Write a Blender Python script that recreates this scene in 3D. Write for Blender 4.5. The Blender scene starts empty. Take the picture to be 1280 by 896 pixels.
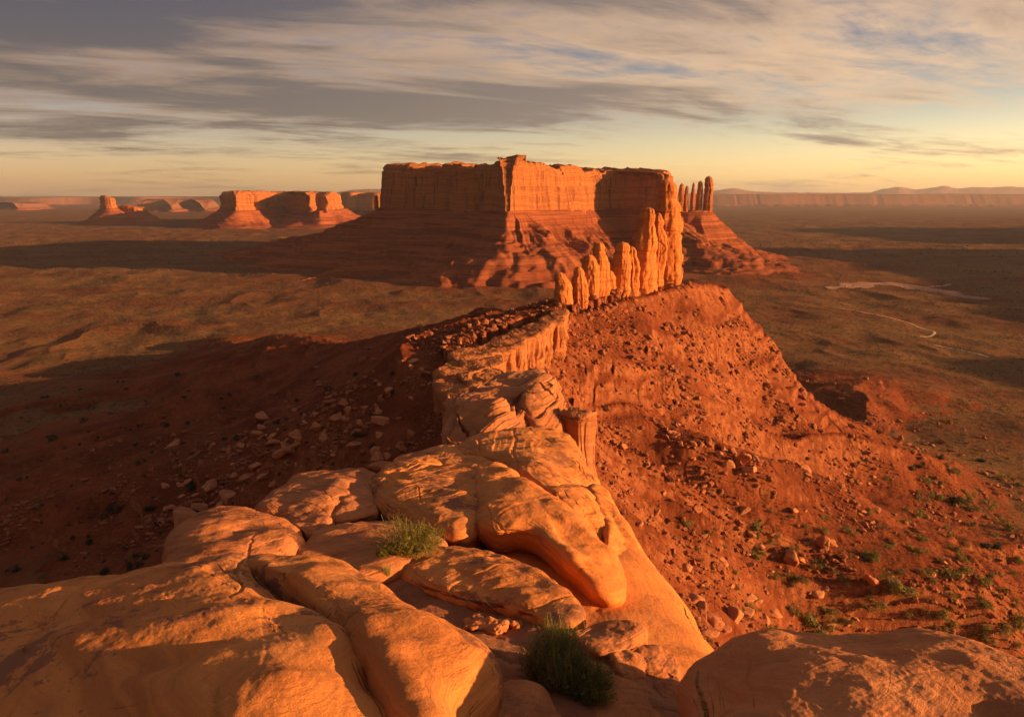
import bpy, math, random
import numpy as np
from mathutils import Vector
R = math.radians
rng = np.random.RandomState(7)
random.seed(7)
SC = bpy.context.scene
COL = SC.collection

# ------------------------------------------------------------------ camera
F_PX, W_PX, H_PX = 900.0, 1280.0, 896.0
PITCH = math.atan((448 - 245) / F_PX)
CAMZ = 150.0
cam = bpy.data.objects.new('camera', bpy.data.cameras.new('camera'))
COL.objects.link(cam)
cam.location = (0, 0, CAMZ)
cam.rotation_euler = (math.pi / 2 - PITCH, 0, 0)
cam.data.sensor_width = 36.0
cam.data.lens = 36.0 * F_PX / W_PX
cam.data.clip_start = 0.1
cam.data.clip_end = 200000
SC.camera = cam

# ------------------------------------------------------------------ light
SUN_EL, SUN_AZ = R(9.5), R(105.0)        # azimuth clockwise from +Y (view direction)
sun = bpy.data.objects.new('sun', bpy.data.lights.new('sun', 'SUN'))
COL.objects.link(sun)
sun.data.energy = 5.0
sun.data.angle = R(0.5)
sun.data.color = (1.0, 0.535, 0.20)
sdir = Vector((math.sin(SUN_AZ) * math.cos(SUN_EL), math.cos(SUN_AZ) * math.cos(SUN_EL), math.sin(SUN_EL)))
sun.rotation_euler = sdir.to_track_quat('Z', 'Y').to_euler()

SC.view_settings.view_transform = 'Standard'
SC.view_settings.look = 'None'
SC.view_settings.gamma = 1
SC.view_settings.use_curve_mapping = False
SC.view_settings.exposure = 1.2
SC.cycles.use_denoising = True
SC.cycles.max_bounces = 6
SC.cycles.diffuse_bounces = 3
SC.cycles.volume_bounces = 0
SC.cycles.use_adaptive_sampling = True
SC.cycles.adaptive_threshold = 0.02


class NT:
    """tiny node tree writer"""
    def __init__(s, tree):
        s.t = tree; s.n = tree.nodes; s.l = tree.links
    def new(s, kind, **kw):
        nd = s.n.new(kind)
        for k, v in kw.items():
            setattr(nd, k, v)
        return nd
    def put(s, sock, v):
        if isinstance(v, bpy.types.NodeSocket):
            s.l.new(v, sock)
        elif v is not None:
            if sock.type == 'RGBA' and not isinstance(v, (int, float)) and len(v) == 3:
                v = (*v, 1)
            sock.default_value = v
    def math(s, op, a, b=None, c=None, clamp=False):
        m = s.new('ShaderNodeMath', operation=op, use_clamp=clamp)
        s.put(m.inputs[0], a)
        if b is not None: s.put(m.inputs[1], b)
        if c is not None: s.put(m.inputs[2], c)
        return m.outputs[0]
    def vmath(s, op, a, b=None, scale=None):
        m = s.new('ShaderNodeVectorMath', operation=op)
        s.put(m.inputs[0], a)
        if b is not None: s.put(m.inputs[1], b)
        if scale is not None: s.put(m.inputs['Scale'], scale)
        return m.outputs['Value'] if op in ('DOT_PRODUCT', 'LENGTH') else m.outputs[0]
    def noise(s, vec, scale, detail=4, rough=0.55, dist=0.0):
        m = s.new('ShaderNodeTexNoise')
        s.put(m.inputs['Vector'], vec)
        m.inputs['Scale'].default_value = scale
        m.inputs['Detail'].default_value = detail
        m.inputs['Roughness'].default_value = rough
        m.inputs['Distortion'].default_value = dist
        return m.outputs[0]
    def ramp(s, v, a, b, lo=0.0, hi=1.0):
        m = s.new('ShaderNodeMapRange', interpolation_type='SMOOTHSTEP')
        s.put(m.inputs[0], v)
        m.inputs[1].default_value = a; m.inputs[2].default_value = b
        m.inputs[3].default_value = lo; m.inputs[4].default_value = hi
        return m.outputs[0]
    def mix(s, f, a, b, blend='MIX'):
        m = s.new('ShaderNodeMix', data_type='RGBA', blend_type=blend)
        s.put(m.inputs[0], f); s.put(m.inputs[6], a); s.put(m.inputs[7], b)
        return m.outputs[2]
    def sep(s, v):
        m = s.new('ShaderNodeSeparateXYZ'); s.put(m.inputs[0], v); return m.outputs
    def comb(s, x, y, z):
        m = s.new('ShaderNodeCombineXYZ')
        s.put(m.inputs[0], x); s.put(m.inputs[1], y); s.put(m.inputs[2], z); return m.outputs[0]


# ------------------------------------------------------------------ world: Nishita sky with cirrus and grey streaks
world = bpy.data.worlds.new('World')
SC.world = world
world.use_nodes = True
world.node_tree.nodes.clear()
w = NT(world.node_tree)
sky = w.new('ShaderNodeTexSky', sky_type='NISHITA')
sky.sun_disc = False
sky.sun_elevation = SUN_EL
sky.sun_rotation = SUN_AZ
sky.altitude = 1500
sky.air_density = 1.3
sky.dust_density = 2.5
sky.ozone_density = 1.5
tc = w.new('ShaderNodeTexCoord')
d = w.vmath('NORMALIZE', tc.outputs['Generated'])
dx, dy, dz = w.sep(d)
zz = w.math('ADD', w.math('MAXIMUM', dz, 0.0), 0.10)
u = w.math('DIVIDE', dx, zz)
v = w.math('DIVIDE', dy, zz)
# a high deck of cloud drawn out in streaks that run across the view
CA, SA = math.cos(R(-20)), math.sin(R(-20))
u2 = w.math('ADD', w.math('MULTIPLY', u, CA), w.math('MULTIPLY', v, -SA))
v2 = w.math('ADD', w.math('MULTIPLY', v, CA), w.math('MULTIPLY', u, SA))
def cl(su, sv, off, scale, det, rough, dist):
    p = w.comb(w.math('MULTIPLY', u2, su), w.math('MULTIPLY', v2, sv), 0.0)
    return w.noise(w.vmath('ADD', p, off), scale, det, rough, dist)
big = cl(0.22, 0.50, (2.3, 3.9, 0.0), 1.0, 3, 0.5, 0.3)
mid = cl(0.50, 1.15, (1.7, 5.2, 3.0), 1.0, 8, 0.60, 0.6)
fib = cl(0.65, 1.9, (8.4, 2.2, 6.0), 1.3, 9, 0.68, 1.0)
puff = cl(2.2, 3.0, (3.1, 7.7, 9.0), 1.6, 6, 0.65, 0.3)
dens = w.math('ADD', w.math('MULTIPLY', big, 0.34), w.math('ADD', w.math('MULTIPLY', mid, 0.42), w.math('ADD', w.math('MULTIPLY', fib, 0.26), w.math('MULTIPLY', puff, 0.17))))
# the deck thins out towards the horizon
side = w.ramp(dx, -0.60, 0.60)
rise = w.math('ADD', dz, w.math('MULTIPLY', side, -0.030))
dens = w.math('ADD', dens, w.ramp(rise, 0.01, 0.14, -0.13, 0.02))
cover = w.ramp(dens, 0.46, 0.62)
tk = w.math('ADD', w.math('MULTIPLY', big, 0.55), w.math('ADD', w.math('MULTIPLY', mid, 0.38), w.math('MULTIPLY', fib, 0.20)))
thick = w.ramp(tk, 0.505, 0.63)
# the clouds are lit from the right: peach rims where thin, grey brown where thick
lit = w.mix(side, (3.9, 2.5, 1.6, 1), (8.4, 5.6, 3.3, 1))
dark = w.mix(side, w.mix(w.ramp(dz, 0.12, 0.27), (1.25, 1.0, 0.86, 1), (0.72, 0.78, 0.98, 1)), (3.0, 2.2, 1.75, 1))
ccol = w.mix(thick, lit, dark)
grad = w.ramp(dz, 0.0, 0.30)
hz_t = w.mix(side, (1.45, 1.05, 0.98, 1), (3.3, 2.50, 2.05, 1))
tint = w.mix(grad, hz_t, (0.22, 0.36, 0.80, 1))
skc = w.mix(1.0, sky.outputs[0], tint, 'MULTIPLY')
skc = w.mix(w.ramp(dz, 0.03, 0.16, 0.0, 0.40), skc, (1.0, 1.08, 1.45, 1))
fin = w.mix(w.math('MULTIPLY', cover, 0.86), skc, ccol)
# sky overhead, out of view, dimmed and tinted blue to set the fill light
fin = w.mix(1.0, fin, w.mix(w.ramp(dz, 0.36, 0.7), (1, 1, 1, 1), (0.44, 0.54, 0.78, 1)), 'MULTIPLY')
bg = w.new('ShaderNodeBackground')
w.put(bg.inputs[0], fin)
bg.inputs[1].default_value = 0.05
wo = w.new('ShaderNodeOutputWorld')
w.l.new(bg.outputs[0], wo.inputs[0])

# ------------------------------------------------------------------ numpy noise
_P = np.random.RandomState(11).permutation(4096).astype(np.int32)
_G = np.random.RandomState(12).uniform(-1, 1, 4096).astype(np.float32)


def _h(ix, iy, iz=None):
    a = _P[ix & 4095]
    a = _P[(a + iy) & 4095]
    if iz is not None:
        a = _P[(a + iz) & 4095]
    return _G[a]


def n2(x, y):
    x = np.asarray(x, np.float64); y = np.asarray(y, np.float64)
    xi = np.floor(x).astype(np.int32); yi = np.floor(y).astype(np.int32)
    fx = (x - xi).astype(np.float32); fy = (y - yi).astype(np.float32)
    fx = fx * fx * fx * (fx * (fx * 6 - 15) + 10); fy = fy * fy * fy * (fy * (fy * 6 - 15) + 10)
    a = _h(xi, yi); b = _h(xi + 1, yi); c = _h(xi, yi + 1); e = _h(xi + 1, yi + 1)
    return (a + (b - a) * fx) * (1 - fy) + (c + (e - c) * fx) * fy


def n3(x, y, z):
    x, y, z = np.broadcast_arrays(np.asarray(x, np.float64), np.asarray(y, np.float64), np.asarray(z, np.float64))
    xi = np.floor(x).astype(np.int32); yi = np.floor(y).astype(np.int32); zi = np.floor(z).astype(np.int32)
    fx = (x - xi).astype(np.float32); fy = (y - yi).astype(np.float32); fz = (z - zi).astype(np.float32)
    fx = fx * fx * (3 - 2 * fx); fy = fy * fy * (3 - 2 * fy); fz = fz * fz * (3 - 2 * fz)
    def pl(k):
        a = _h(xi, yi, zi + k); b = _h(xi + 1, yi, zi + k); c = _h(xi, yi + 1, zi + k); e = _h(xi + 1, yi + 1, zi + k)
        return (a + (b - a) * fx) * (1 - fy) + (c + (e - c) * fx) * fy
    p = pl(0)
    return p + (pl(1) - p) * fz


def fbm2(x, y, o=4, g=0.5):
    s = 0; a = 1.0; t = 0
    for i in range(o):
        s = s + a * n2(x * 2 ** i * 1.03 + i * 17.3, y * 2 ** i * 1.03 + i * 9.1); t += a; a *= g
    return s / t


def fbm3(x, y, z, o=4, g=0.5):
    s = 0; a = 1.0; t = 0
    for i in range(o):
        k = 2 ** i * 1.03
        s = s + a * n3(x * k + i * 17.3, y * k + i * 9.1, z * k + i * 5.7); t += a; a *= g
    return s / t


def sm(x, a, b):
    t = np.clip((x - a) / (b - a), 0, 1)
    return t * t * (3 - 2 * t)


# ------------------------------------------------------------------ meshes and object helpers
def mesh_np(name, verts, quads=None, tris=None, smooth=True):
    verts = np.ascontiguousarray(verts, np.float32).reshape(-1, 3)
    me = bpy.data.meshes.new(name)
    nq = 0 if quads is None else len(quads)
    nt = 0 if tris is None else len(tris)
    me.vertices.add(len(verts)); me.vertices.foreach_set('co', verts.ravel())
    loops = []; starts = []
    if nq:
        loops.append(np.asarray(quads, np.int32).ravel()); starts.append(np.arange(nq, dtype=np.int32) * 4)
    if nt:
        loops.append(np.asarray(tris, np.int32).ravel()); starts.append(nq * 4 + np.arange(nt, dtype=np.int32) * 3)
    lo = np.concatenate(loops); st = np.concatenate(starts)
    me.loops.add(len(lo)); me.loops.foreach_set('vertex_index', lo)
    me.polygons.add(nq + nt); me.polygons.foreach_set('loop_start', st)
    me.polygons.foreach_set('use_smooth', np.full(nq + nt, smooth, bool))
    me.update(calc_edges=True)
    return me


def grid_faces(n, m, wrap=True, flip=False):
    """n rows (one direction) x m columns; wrap closes the columns"""
    i = np.arange(n - 1)[:, None]
    j = np.arange(m if wrap else m - 1)[None, :]
    j2 = (j + 1) % m
    a = i * m + j; b = i * m + j2; c = (i + 1) * m + j2; e = (i + 1) * m + j
    q = np.stack([a, b, c, e], -1).reshape(-1, 4)
    return q[:, ::-1] if flip else q


def link(name, me, m, parent=None, loc=None):
    o = bpy.data.objects.new(name, me)
    COL.objects.link(o)
    if m is not None and not me.materials:
        me.materials.append(m)
    if parent is not None:
        o.parent = parent
    if loc is not None:
        o.location = loc
    return o


def rebase(V, loc):
    return V.reshape(-1, 3) - np.asarray(loc, np.float64)[None, :]


def tag(o, label, cat, group=None):
    o['label'] = label; o['category'] = cat
    if group: o['group'] = group
    return o


def empty(name, loc):
    o = bpy.data.objects.new(name, None); COL.objects.link(o); o.location = loc
    o.empty_display_size = 1
    return o


# ------------------------------------------------------------------ picture -> place
CP, SP = math.cos(PITCH), math.sin(PITCH)


def ray(px, py):
    uu = (px - 640) / F_PX; vv = (448 - py) / F_PX
    return np.array([uu, CP + vv * SP, -SP + vv * CP])


def at_depth(px, py, depth):
    r = ray(px, py)
    return np.array([0, 0, CAMZ]) + r * (depth / r[1])


def on_top(px, py, dz=0.0):
    """on the sloping top of the foreground rock: z = 146 + dz - 0.2 y"""
    r = ray(px, py)
    t = (4.0 - dz) / (-r[2] - 0.2 * r[1])
    return np.array([0, 0, CAMZ]) + r * t


def spline(P, n, closed=True):
    """Catmull-Rom through P resampled evenly to n points"""
    P = np.asarray(P, np.float64)
    if closed:
        Q = np.vstack([P[-1], P, P[0], P[1]])
    else:
        Q = np.vstack([2 * P[0] - P[1], P, 2 * P[-1] - P[-2]])
    out = []
    t = np.linspace(0, 1, 24, endpoint=False)[:, None]
    for i in range(len(Q) - 3):
        a, b, c, e = Q[i:i + 4]
        out.append(0.5 * (2 * b + (c - a) * t + (2 * a - 5 * b + 4 * c - e) * t * t + (3 * b - a - 3 * c + e) * t ** 3))
    S = np.vstack(out + ([out[0][:1]] if closed else [Q[-2][None]]))
    L = np.r_[0, np.cumsum(np.linalg.norm(np.diff(S, axis=0), axis=1))]
    q = np.linspace(0, L[-1], n + 1 if closed else n)
    if closed: q = q[:-1]
    return np.stack([np.interp(q, L, S[:, k]) for k in range(S.shape[1])], -1)


def grid_normals(V):
    """V (n, m, 3), columns wrap"""
    dc = np.roll(V, -1, 1) - np.roll(V, 1, 1)
    dr = np.gradient(V, axis=0)
    N = np.cross(dc, dr)
    L = np.linalg.norm(N, axis=2, keepdims=True)
    return N / np.maximum(L, 1e-9)

# ------------------------------------------------------------------ materials
def base_mat(name, rough=0.9, spec=0.12):
    m = bpy.data.materials.new(name); m.use_nodes = True
    m.node_tree.nodes.clear()
    t = NT(m.node_tree)
    b = t.new('ShaderNodeBsdfPrincipled')
    b.inputs['Roughness'].default_value = rough
    b.inputs['Specular IOR Level'].default_value = spec
    o = t.new('ShaderNodeOutputMaterial')
    t.l.new(b.outputs[0], o.inputs[0])
    return m, t, b


def bump(t, b, height, dist, strength=1.0, prev=None):
    n = t.new('ShaderNodeBump')
    n.inputs['Strength'].default_value = strength
    n.inputs['Distance'].default_value = dist
    t.put(n.inputs['Height'], height)
    if prev is not None: t.put(n.inputs['Normal'], prev)
    t.l.new(n.outputs[0], b.inputs['Normal'])
    return n.outputs[0]


def mat_slick(name, c_lo, c_hi, c_pale, c_varn, s=1.0, varnish=0.5, bed=(0.15, 0.25, 1.0), layer=9.0):
    """smooth cross bedded sandstone; s = size of a unit in metres"""
    m, t, b = base_mat(name, 0.85, 0.2)
    p = t.new('ShaderNodeNewGeometry').outputs['Position']
    wob = t.noise(p, 0.45 / s, 3, 0.5)
    lay = t.math('ADD', t.math('MULTIPLY', t.vmath('DOT_PRODUCT', p, bed), layer * 2.0 / s), t.math('MULTIPLY', wob, 4.0))
    band = t.noise(t.comb(lay, t.math('MULTIPLY', wob, 2.0), 0.0), 0.35, 5, 0.65)
    fineb = t.noise(t.comb(t.math('MULTIPLY', lay, 4.0), wob, 2.0), 0.5, 3, 0.6)
    big = t.noise(p, 0.7 / s, 5, 0.6)
    grain = t.noise(p, 60.0 / s, 3, 0.7)
    c = t.mix(t.ramp(band, 0.35, 0.65), c_lo, c_hi)
    c = t.mix(t.ramp(big, 0.50, 0.72, 0, 0.55), c, c_pale)
    c = t.mix(t.ramp(fineb, 0.55, 0.75, 0, 0.35), c, c_lo)
    # desert varnish in ragged patches
    va = t.noise(t.vmath('ADD', p, (3.1, 8.2, 1.0)), 0.55 / s, 8, 0.72, 0.6)
    vb = t.noise(t.vmath('ADD', p, (13.1, 1.2, 4.0)), 7.0 / s, 5, 0.75)
    vm = t.ramp(t.math('ADD', t.math('MULTIPLY', va, 0.75), t.math('MULTIPLY', vb, 0.25)), 0.545, 0.572, 0, varnish)
    c = t.mix(vm, c, c_varn)
    # pale lichen / salt marks
    li = t.noise(t.vmath('ADD', p, (5.1, 3.2, 9.0)), 1.6 / s, 7, 0.7)
    c = t.mix(t.ramp(li, 0.69, 0.74, 0, 0.35), c, (0.62, 0.5, 0.4, 1))
    c = t.mix(t.ramp(grain, 0.3, 0.75, 0, 0.18), c, (0.10, 0.045, 0.03, 1))
    t.put(b.inputs['Base Color'], c)
    lin = t.math('ABSOLUTE', t.math('SUBTRACT', t.noise(t.comb(t.math('MULTIPLY', lay, 1.6), t.math('MULTIPLY', wob, 3.0), 5.0), 0.5, 2, 0.5), 0.5))
    lin = t.math('MULTIPLY', t.ramp(lin, 0.0, 0.035), t.ramp(big, 0.35, 0.62, 0.5, 1.0))
    n1 = bump(t, b, t.math('ADD', t.math('ADD', t.math('MULTIPLY', fineb, 0.7), band), t.math('MULTIPLY', lin, 0.15)), 0.034 * s, 0.6)
    n2_ = bump(t, b, t.noise(p, 9.0 / s, 7, 0.70), 0.035 * s, 0.9, n1)
    n3_ = bump(t, b, t.math('ADD', grain, t.math('MULTIPLY', vm, 0.4)), 0.006 * s, 0.7, n2_)
    return m


def mat_cliff(name, c_lo, c_hi, c_dark, s=1.0, streak=0.6, lay_amp=0.5):
    """massive cliff sandstone: horizontal beds, vertical varnish streaks; s = metres scale"""
    m, t, b = base_mat(name, 0.92, 0.1)
    p = t.new('ShaderNodeNewGeometry').outputs['Position']
    x, y, z = t.sep(p)
    wob = t.noise(p, 0.02 / s, 3, 0.5)
    hz = t.math('ADD', t.math('MULTIPLY', z, 0.30 / s), t.math('MULTIPLY', wob, 4.0))
    beds = t.noise(t.comb(t.math('MULTIPLY', x, 0.004 / s), t.math('MULTIPLY', y, 0.004 / s), hz), 1.0, 5, 0.7)
    st = t.noise(t.comb(t.math('MULTIPLY', x, 0.16 / s), t.math('MULTIPLY', y, 0.16 / s), t.math('MULTIPLY', z, 0.013 / s)), 1.0, 6, 0.68)
    gr = t.noise(p, 0.9 / s, 6, 0.7)
    c = t.mix(t.ramp(beds, 0.35, 0.65, 0, lay_amp), c_hi, c_lo)
    c = t.mix(t.ramp(st, 0.52, 0.66, 0, streak), c, c_dark)
    c = t.mix(t.ramp(gr, 0.45, 0.75, 0, 0.45), c, c_lo)
    t.put(b.inputs['Base Color'], c)
    n1 = bump(t, b, st, 3.0 * s, 0.8)
    n2_ = bump(t, b, beds, 1.6 * s, 0.7, n1)
    bump(t, b, gr, 1.0 * s, 0.8, n2_)
    return m


def mat_talus(name, c1, c2, c3, s=1.0):
    m, t, b = base_mat(name, 0.95, 0.05)
    p = t.new('ShaderNodeNewGeometry').outputs['Position']
    x, y, z = t.sep(p)
    beds = t.noise(t.comb(t.math('MULTIPLY', x, 0.005), t.math('MULTIPLY', y, 0.005), t.math('MULTIPLY', z, 0.22 / s)), 1.0, 4, 0.7)
    a = t.noise(p, 0.12 / s, 6, 0.65)
    g = t.noise(p, 0.9 / s, 5, 0.75)
    c = t.mix(t.ramp(beds, 0.42, 0.58), c1, c2)
    c = t.mix(t.ramp(t.noise(t.comb(t.math('MULTIPLY', x, 0.004), t.math('MULTIPLY', y, 0.004), t.math('MULTIPLY', z, 0.5 / s)), 1.0, 3, 0.7), 0.56, 0.62, 0, 0.7), c, c3)
    c = t.mix(t.ramp(a, 0.5, 0.7, 0, 0.6), c, c2)
    c = t.mix(t.ramp(g, 0.55, 0.72, 0, 0.7), c, c3)
    t.put(b.inputs['Base Color'], c)
    n1 = bump(t, b, beds, 1.6 * s, 0.8)
    bump(t, b, g, 1.0 * s, 0.9, n1)
    return m


M_slick = mat_slick('slickrock', (0.45, 0.150, 0.040), (0.66, 0.240, 0.060), (0.64, 0.27, 0.09), (0.17, 0.07, 0.05), 1.0, 0.72)
M_slick2 = mat_slick('slickrock_smooth', (0.50, 0.165, 0.042), (0.70, 0.250, 0.060), (0.66, 0.26, 0.08), (0.19, 0.085, 0.06), 1.0, 0.22, (0.35, 0.1, 0.9), 7.0)
M_slick3 = mat_slick('slickrock_redder', (0.38, 0.130, 0.048), (0.56, 0.205, 0.070), (0.57, 0.25, 0.11), (0.19, 0.085, 0.06), 1.0, 0.30, (-0.2, 0.3, 0.95), 11.0)
M_block = mat_slick('jointed_sandstone', (0.32, 0.110, 0.042), (0.48, 0.180, 0.064), (0.52, 0.24, 0.11), (0.16, 0.075, 0.055), 5.0, 0.25, (0.1, 0.1, 1.0), 9.0)
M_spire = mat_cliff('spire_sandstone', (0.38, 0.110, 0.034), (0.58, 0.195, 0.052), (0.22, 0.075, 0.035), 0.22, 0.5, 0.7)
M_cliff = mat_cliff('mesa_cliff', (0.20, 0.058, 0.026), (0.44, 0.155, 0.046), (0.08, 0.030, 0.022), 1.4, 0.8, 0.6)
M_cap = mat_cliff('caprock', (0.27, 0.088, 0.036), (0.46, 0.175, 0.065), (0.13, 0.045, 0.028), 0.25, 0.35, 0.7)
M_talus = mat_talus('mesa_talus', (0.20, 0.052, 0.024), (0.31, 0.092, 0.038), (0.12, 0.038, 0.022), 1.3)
M_far = mat_cliff('far_cliff', (0.34, 0.13, 0.07), (0.46, 0.2, 0.10), (0.2, 0.08, 0.05), 2.5, 0.5, 0.5)
M_fart = mat_talus('far_talus', (0.22, 0.08, 0.045), (0.34, 0.13, 0.07), (0.15, 0.06, 0.04), 4.0)
M_fardark = mat_cliff('far_cliff_shade', (0.17, 0.07, 0.045), (0.24, 0.10, 0.06), (0.12, 0.05, 0.035), 2.5, 0.5, 0.5)  # far cliff colour darkened, hazy shade put into the tone
M_rubble = mat_slick('rubble_stone', (0.20, 0.058, 0.025), (0.34, 0.115, 0.048), (0.44, 0.18, 0.09), (0.11, 0.045, 0.03), 3.0, 0.3)
M_rock = mat_slick('fallen_rock', (0.36, 0.120, 0.050), (0.52, 0.200, 0.085), (0.54, 0.26, 0.14), (0.16, 0.07, 0.05), 3.0, 0.2)


def mat_plant(name, c1, c2, c3=None, trans=0.25):
    m, t, b = base_mat(name, 0.7, 0.2)
    oi = t.new('ShaderNodeObjectInfo').outputs['Random']
    p = t.new('ShaderNodeNewGeometry')
    n = t.noise(p.outputs['Position'], 2.5, 3, 0.6)
    c = t.mix(t.ramp(t.math('ADD', n, t.math('MULTIPLY', t.math('SUBTRACT', oi, 0.5), 0.3)), 0.35, 0.65), c1, c2)
    if c3:
        c = t.mix(t.ramp(t.noise(p.outputs['Position'], 9.0, 2, 0.6), 0.55, 0.68), c, c3)
    t.put(b.inputs['Base Color'], c)
    tr = t.new('ShaderNodeBsdfTranslucent'); t.put(tr.inputs[0], c)
    mx = t.new('ShaderNodeMixShader'); mx.inputs[0].default_value = trans
    t.l.new(b.outputs[0], mx.inputs[1]); t.l.new(tr.outputs[0], mx.inputs[2])
    out = [k for k in t.n if k.type == 'OUTPUT_MATERIAL'][0]
    t.l.new(mx.outputs[0], out.inputs[0])
    return m


M_leaf = mat_plant('shrub_leaf', (0.13, 0.115, 0.032), (0.23, 0.19, 0.05), (0.32, 0.24, 0.065))
M_sage = mat_plant('sagebrush', (0.075, 0.055, 0.026), (0.13, 0.098, 0.042))
M_leafd = mat_plant('juniper_leaf', (0.032, 0.04, 0.02), (0.055, 0.058, 0.026))
M_near1 = mat_plant('snakeweed_leaf', (0.20, 0.18, 0.04), (0.33, 0.28, 0.06), (0.42, 0.33, 0.07), 0.35)
M_near2 = mat_plant('ephedra_stem', (0.10, 0.11, 0.03), (0.20, 0.19, 0.05), (0.36, 0.30, 0.08), 0.3)
M_dry = mat_plant('dry_grass', (0.36, 0.27, 0.09), (0.48, 0.36, 0.13), None, 0.35)
M_twig = mat_plant('twig', (0.22, 0.14, 0.08), (0.32, 0.22, 0.13), None, 0.0)

# ------------------------------------------------------------------ the ground
MESA_C = np.array([50.0, 1600.0])
CREST = spline([(-14, -260, 70), (-6, -120, 90), (0, -40, 97), (1, 20, 100), (-2, 90, 101), (-6, 150, 104), (-20, 204, 106.5),
                (-4, 243, 107), (18, 272, 107.5), (45, 308, 108), (80, 346, 109), (96, 362, 103)], 260, False)
SPUR = spline([(6, 262, 104), (-22, 320, 84), (-62, 390, 64), (-120, 480, 38), (-210, 600, 16), (-330, 720, 4)], 160, False)


def near_line(x, y, L, radial=False):
    """distance, arc length, height and side of the nearest point of polyline L"""
    shp = x.shape
    x = x.ravel(); y = y.ravel()
    s_acc = np.r_[0, np.cumsum(np.linalg.norm(np.diff(L[:, :2], axis=0), axis=1))]
    step = 4
    A = L[::step]; S = s_acc[::step]
    if (len(L) - 1) % step:
        A = np.vstack([A, L[-1]]); S = np.r_[S, s_acc[-1]]
    DD = []; SS = []; ZZ = []
    best = np.full(x.shape, 1e18); sd = np.zeros_like(best)
    for i in range(len(A) - 1):
        a = A[i]; b = A[i + 1]
        dx, dy = b[0] - a[0], b[1] - a[1]
        l2 = dx * dx + dy * dy
        tt = np.clip(((x - a[0]) * dx + (y - a[1]) * dy) / l2, 0, 1)
        ex = x - a[0] - tt * dx; ey = y - a[1] - tt * dy
        dd = np.sqrt(ex * ex + ey * ey)
        k = dd < best
        best[k] = dd[k]
        sd[k] = (dx * ey - dy * ex)[k]
        si = S[i] + tt * (S[i + 1] - S[i])
        if radial and i == len(A) - 2:
            si = np.where(tt >= 1, si + 90 * (2.3 - np.arctan2(x - b[0], y - b[1])), si)
        DD.append(dd); SS.append(si); ZZ.append(a[2] + tt * (b[2] - a[2]))
    # distances blend where two stretches of the line are equally near
    ws = 0; bs = 0; bz = 0
    tau = 4.0 + 0.14 * best
    for dd, si, zi in zip(DD, SS, ZZ):
        w_ = np.exp(-(dd - best) / tau)
        ws = ws + w_; bs = bs + w_ * si; bz = bz + w_ * zi
    return best.reshape(shp), (bs / ws).reshape(shp), (bz / ws).reshape(shp), np.sign(sd).reshape(shp)


_lev = np.array([96, 84, 71, 58, 46, 35, 25, 16, 8.5, 3.5])
_hx = [-200.0]; _hy = [-200.0]
for L in _lev[::-1]:
    k = min(1.0, 0.35 + L / 60.0)
    _hx += [L - 2.6 * k, L - 0.55 * k, L + 0.15 * k, L + 2.6 * k]
    _hy += [L - 2.6 * k, L - 2.0 * k, L + 1.9 * k, L + 2.6 * k]
_hx.append(400.0); _hy.append(400.0)


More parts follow.
